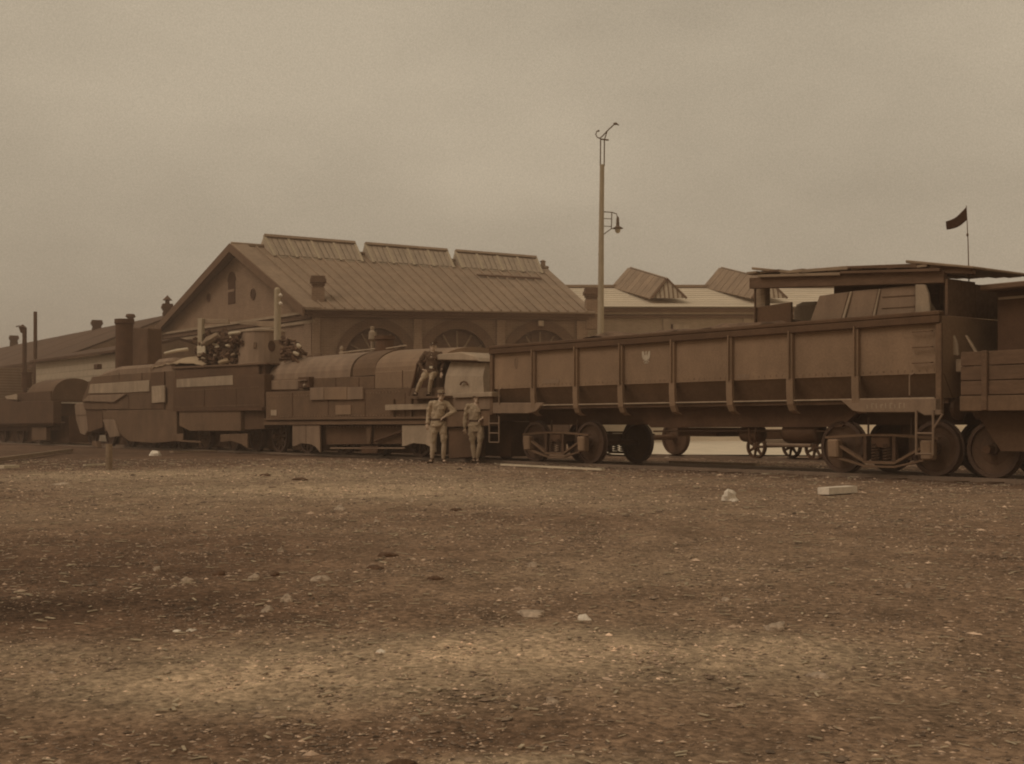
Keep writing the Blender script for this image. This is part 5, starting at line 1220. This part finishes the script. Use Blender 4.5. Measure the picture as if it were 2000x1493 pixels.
    if buckle: MB().box(-.04, .04, -.152, -.138, -.025, .025).build('buckle', 'brass', eo)
    for s_ in (-1, 1): MB().box(s_*.085-.045, s_*.085+.045, -.135, -.118, -.02, .07).build('breast_pocket', tunic, to, .008, loc=ch)
    bt = MB()
    for k in range(5): bt.ball(ch+Vector((0, -.148+.008*k, .10-k*.06)), .009, 6, 5)
    bt.build('button', 'brass', to)['kind'] = 'stuff'
    # trousers, wraps, boots
    tr = MB(); tr.ball(pel+Vector((0, 0, -.03)), (.165, .12, .12), 16, 10)
    lw = MB()
    for sd in 'LR':
        hp_, kn, an, ft = (V_[n+sd] for n in ('hip', 'kn', 'an', 'toe'))
        tr.capsule(hp_, hp_.lerp(kn, .5), .098, .098); tr.capsule(hp_.lerp(kn, .5), kn+Vector((0, 0, -.02)), .098, .060)
        l_ = MB(); l_.capsule(kn.lerp(an, .12), kn.lerp(an, .45), .060, .062); l_.capsule(kn.lerp(an, .45), an, .062, .044)
        lo2 = l_.build('leg_wrap', legwrap, o); remesh(lo2, .012, 2, .012)
        bt_ = MB(); bt_.capsule(an+Vector((0, 0, .02)), an-Vector((0, 0, .035)), .050, .046); bt_.capsule(an+Vector((0, .03, -.05)), ft, .040, .034)
        bo2 = bt_.build('boot', 'leather' if legwrap != 'puttee' else 'cloth_d', o); remesh(bo2, .011, 1)
    tro = tr.build('trousers', trousers, o); remesh(tro, .012, 2, .04)
    # cap
    cp = empty('cap_frame') if False else None
    cz = hd+Vector((0, .008, .062))
    cm = MB().lathe(cz, [(.078, 0), (.082, .0), (.085, .032), (.102, .060), (.100, .072), (.06, .084), (.001, .086)], 'z', 22)
    cm.v = [(hd.x+(x-hd.x)*.95, hd.y+(y-hd.y)*1.1, z+(.1*(-(y-hd.y)) if z > cz.z+.05 else 0)) for x, y, z in cm.v]
    co = cm.build('cap', tunic, o)
    vz = MB(); n = 10; 
    for i in range(n+1):
        a_ = math.pi*(1.12+.76*i/n); 
        for rr, dz in ((.088, .012), (.125, -.012)):
            for dd in (0, .006): vz.v.append((cz.x+rr*math.cos(a_)*.95, cz.y+rr*math.sin(a_)*1.1, cz.z+dz+dd))
    for i in range(n):
        k = i*4
        vz.f += [(k+1, k+3, k+7, k+5), (k, k+4, k+6, k+2), (k+2, k+6, k+7, k+3)]
    vz.build('visor', 'leather', co)
    MB().ball(cz+Vector((0, -.104, .035)), (.012, .006, .014), 8, 6).build('cap_badge', 'brass', co)
    return o
# left soldier: right arm hanging, left arm raised with forearm out
Z1 = 30.6; b1 = P(856, 829, Z1)
J1 = dict(head=(.07, -.03, 1.60), neck=(.045, 0, 1.46), chest=(.01, 0, 1.30), pelvis=(-.02, 0, .97),
          shR=(-.17, 0, 1.42), elR=(-.24, .04, 1.16), wrR=(-.26, -.03, .95), handR=(-.26, -.05, .85),
          shL=(.20, 0, 1.42), elL=(.38, -.06, 1.24), wrL=(.17, -.17, 1.12), handL=(.08, -.2, 1.07),
          hipR=(-.09, 0, .92), knR=(-.13, -.03, .50), anR=(-.15, .0, .09), toeR=(-.25, -.10, .03),
          hipL=(.10, 0, .92), knL=(.14, -.07, .50), anL=(.12, .02, .09), toeL=(.19, -.13, .03))
soldier((b1.x, Z1, 0), R(4), 'soldier in light khaki tunic and leg wraps, one forearm across his waist', J1, 'cloth', 'cloth', 'puttee', hem=.10)
Z2 = 31.0; b2 = P(929, 829, Z2)
J2 = dict(head=(.04, -.03, 1.545), neck=(.02, 0, 1.41), chest=(.0, 0, 1.24), pelvis=(.02, 0, .95),
          shR=(-.18, 0, 1.36), elR=(-.26, .03, 1.08), wrR=(-.26, -.02, .84), handR=(-.25, -.04, .74),
          shL=(.19, 0, 1.36), elL=(.36, .04, 1.17), wrL=(.19, -.16, 1.08), handL=(.11, -.19, 1.03),
          hipR=(-.09, 0, .88), knR=(-.07, -.03, .48), anR=(-.03, .0, .09), toeR=(-.09, -.14, .03),
          hipL=(.11, 0, .88), knL=(.12, -.10, .49), anL=(.03, .02, .09), toeL=(.09, -.12, .03))
soldier((b2.x, Z2, 0), R(-4), 'soldier in belted long tunic beside the wagon ladder, one arm hanging', J2, 'cloth', 'cloth', 'puttee', hem=.20)
fu3 = U(824, -.1); zst = z_at(830, 774, -.1); p3 = world(U(838, -.06), -.06, zst)
J3 = dict(head=(.11, -.02, 1.24), neck=(.10, 0, 1.11), chest=(.09, 0, .95), pelvis=(.07, 0, .66),
          shR=(-.10, 0, 1.06), elR=(-.25, .03, .86), wrR=(-.16, -.08, .68), handR=(-.08, -.12, .64),
          shL=(.28, 0, 1.06), elL=(.36, .02, .82), wrL=(.33, -.08, .60), handL=(.32, -.1, .5),
          hipR=(-.02, 0, .62), knR=(-.16, -.14, .42), anR=(-.32, -.05, .09), toeR=(-.38, -.17, .03),
          hipL=(.15, 0, .62), knL=(.08, -.14, .44), anL=(.01, -.05, .09), toeL=(-.03, -.17, .03))
soldier((p3.x, p3.y, zst), R(-6), 'soldier in dark tunic with bright buckle standing on the locomotive step', J3, 'cloth_d', 'cloth', 'cloth', hem=.06, buckle=True)

# ---------------------------------------------------------------- haze added to lift the darks and fade contrast
hz_ = MB().box(-905, 905, -305, 1505, -1.5, 13.5)
hm_ = bpy.data.materials.new('added_haze'); hm_.use_nodes = True; t = hm_.node_tree; t.nodes.clear()
pv = t.nodes.new('ShaderNodeVolumePrincipled'); pv.inputs['Color'].default_value = (1.0, .78, .63, 1); pv.inputs['Density'].default_value = .0022
ot = t.nodes.new('ShaderNodeOutputMaterial'); t.links.new(pv.outputs[0], ot.inputs['Volume'])
K['haze'] = hm_
tag(hz_.build('haze', 'haze'), 'thin added haze over the whole yard', None, None, 'stuff')
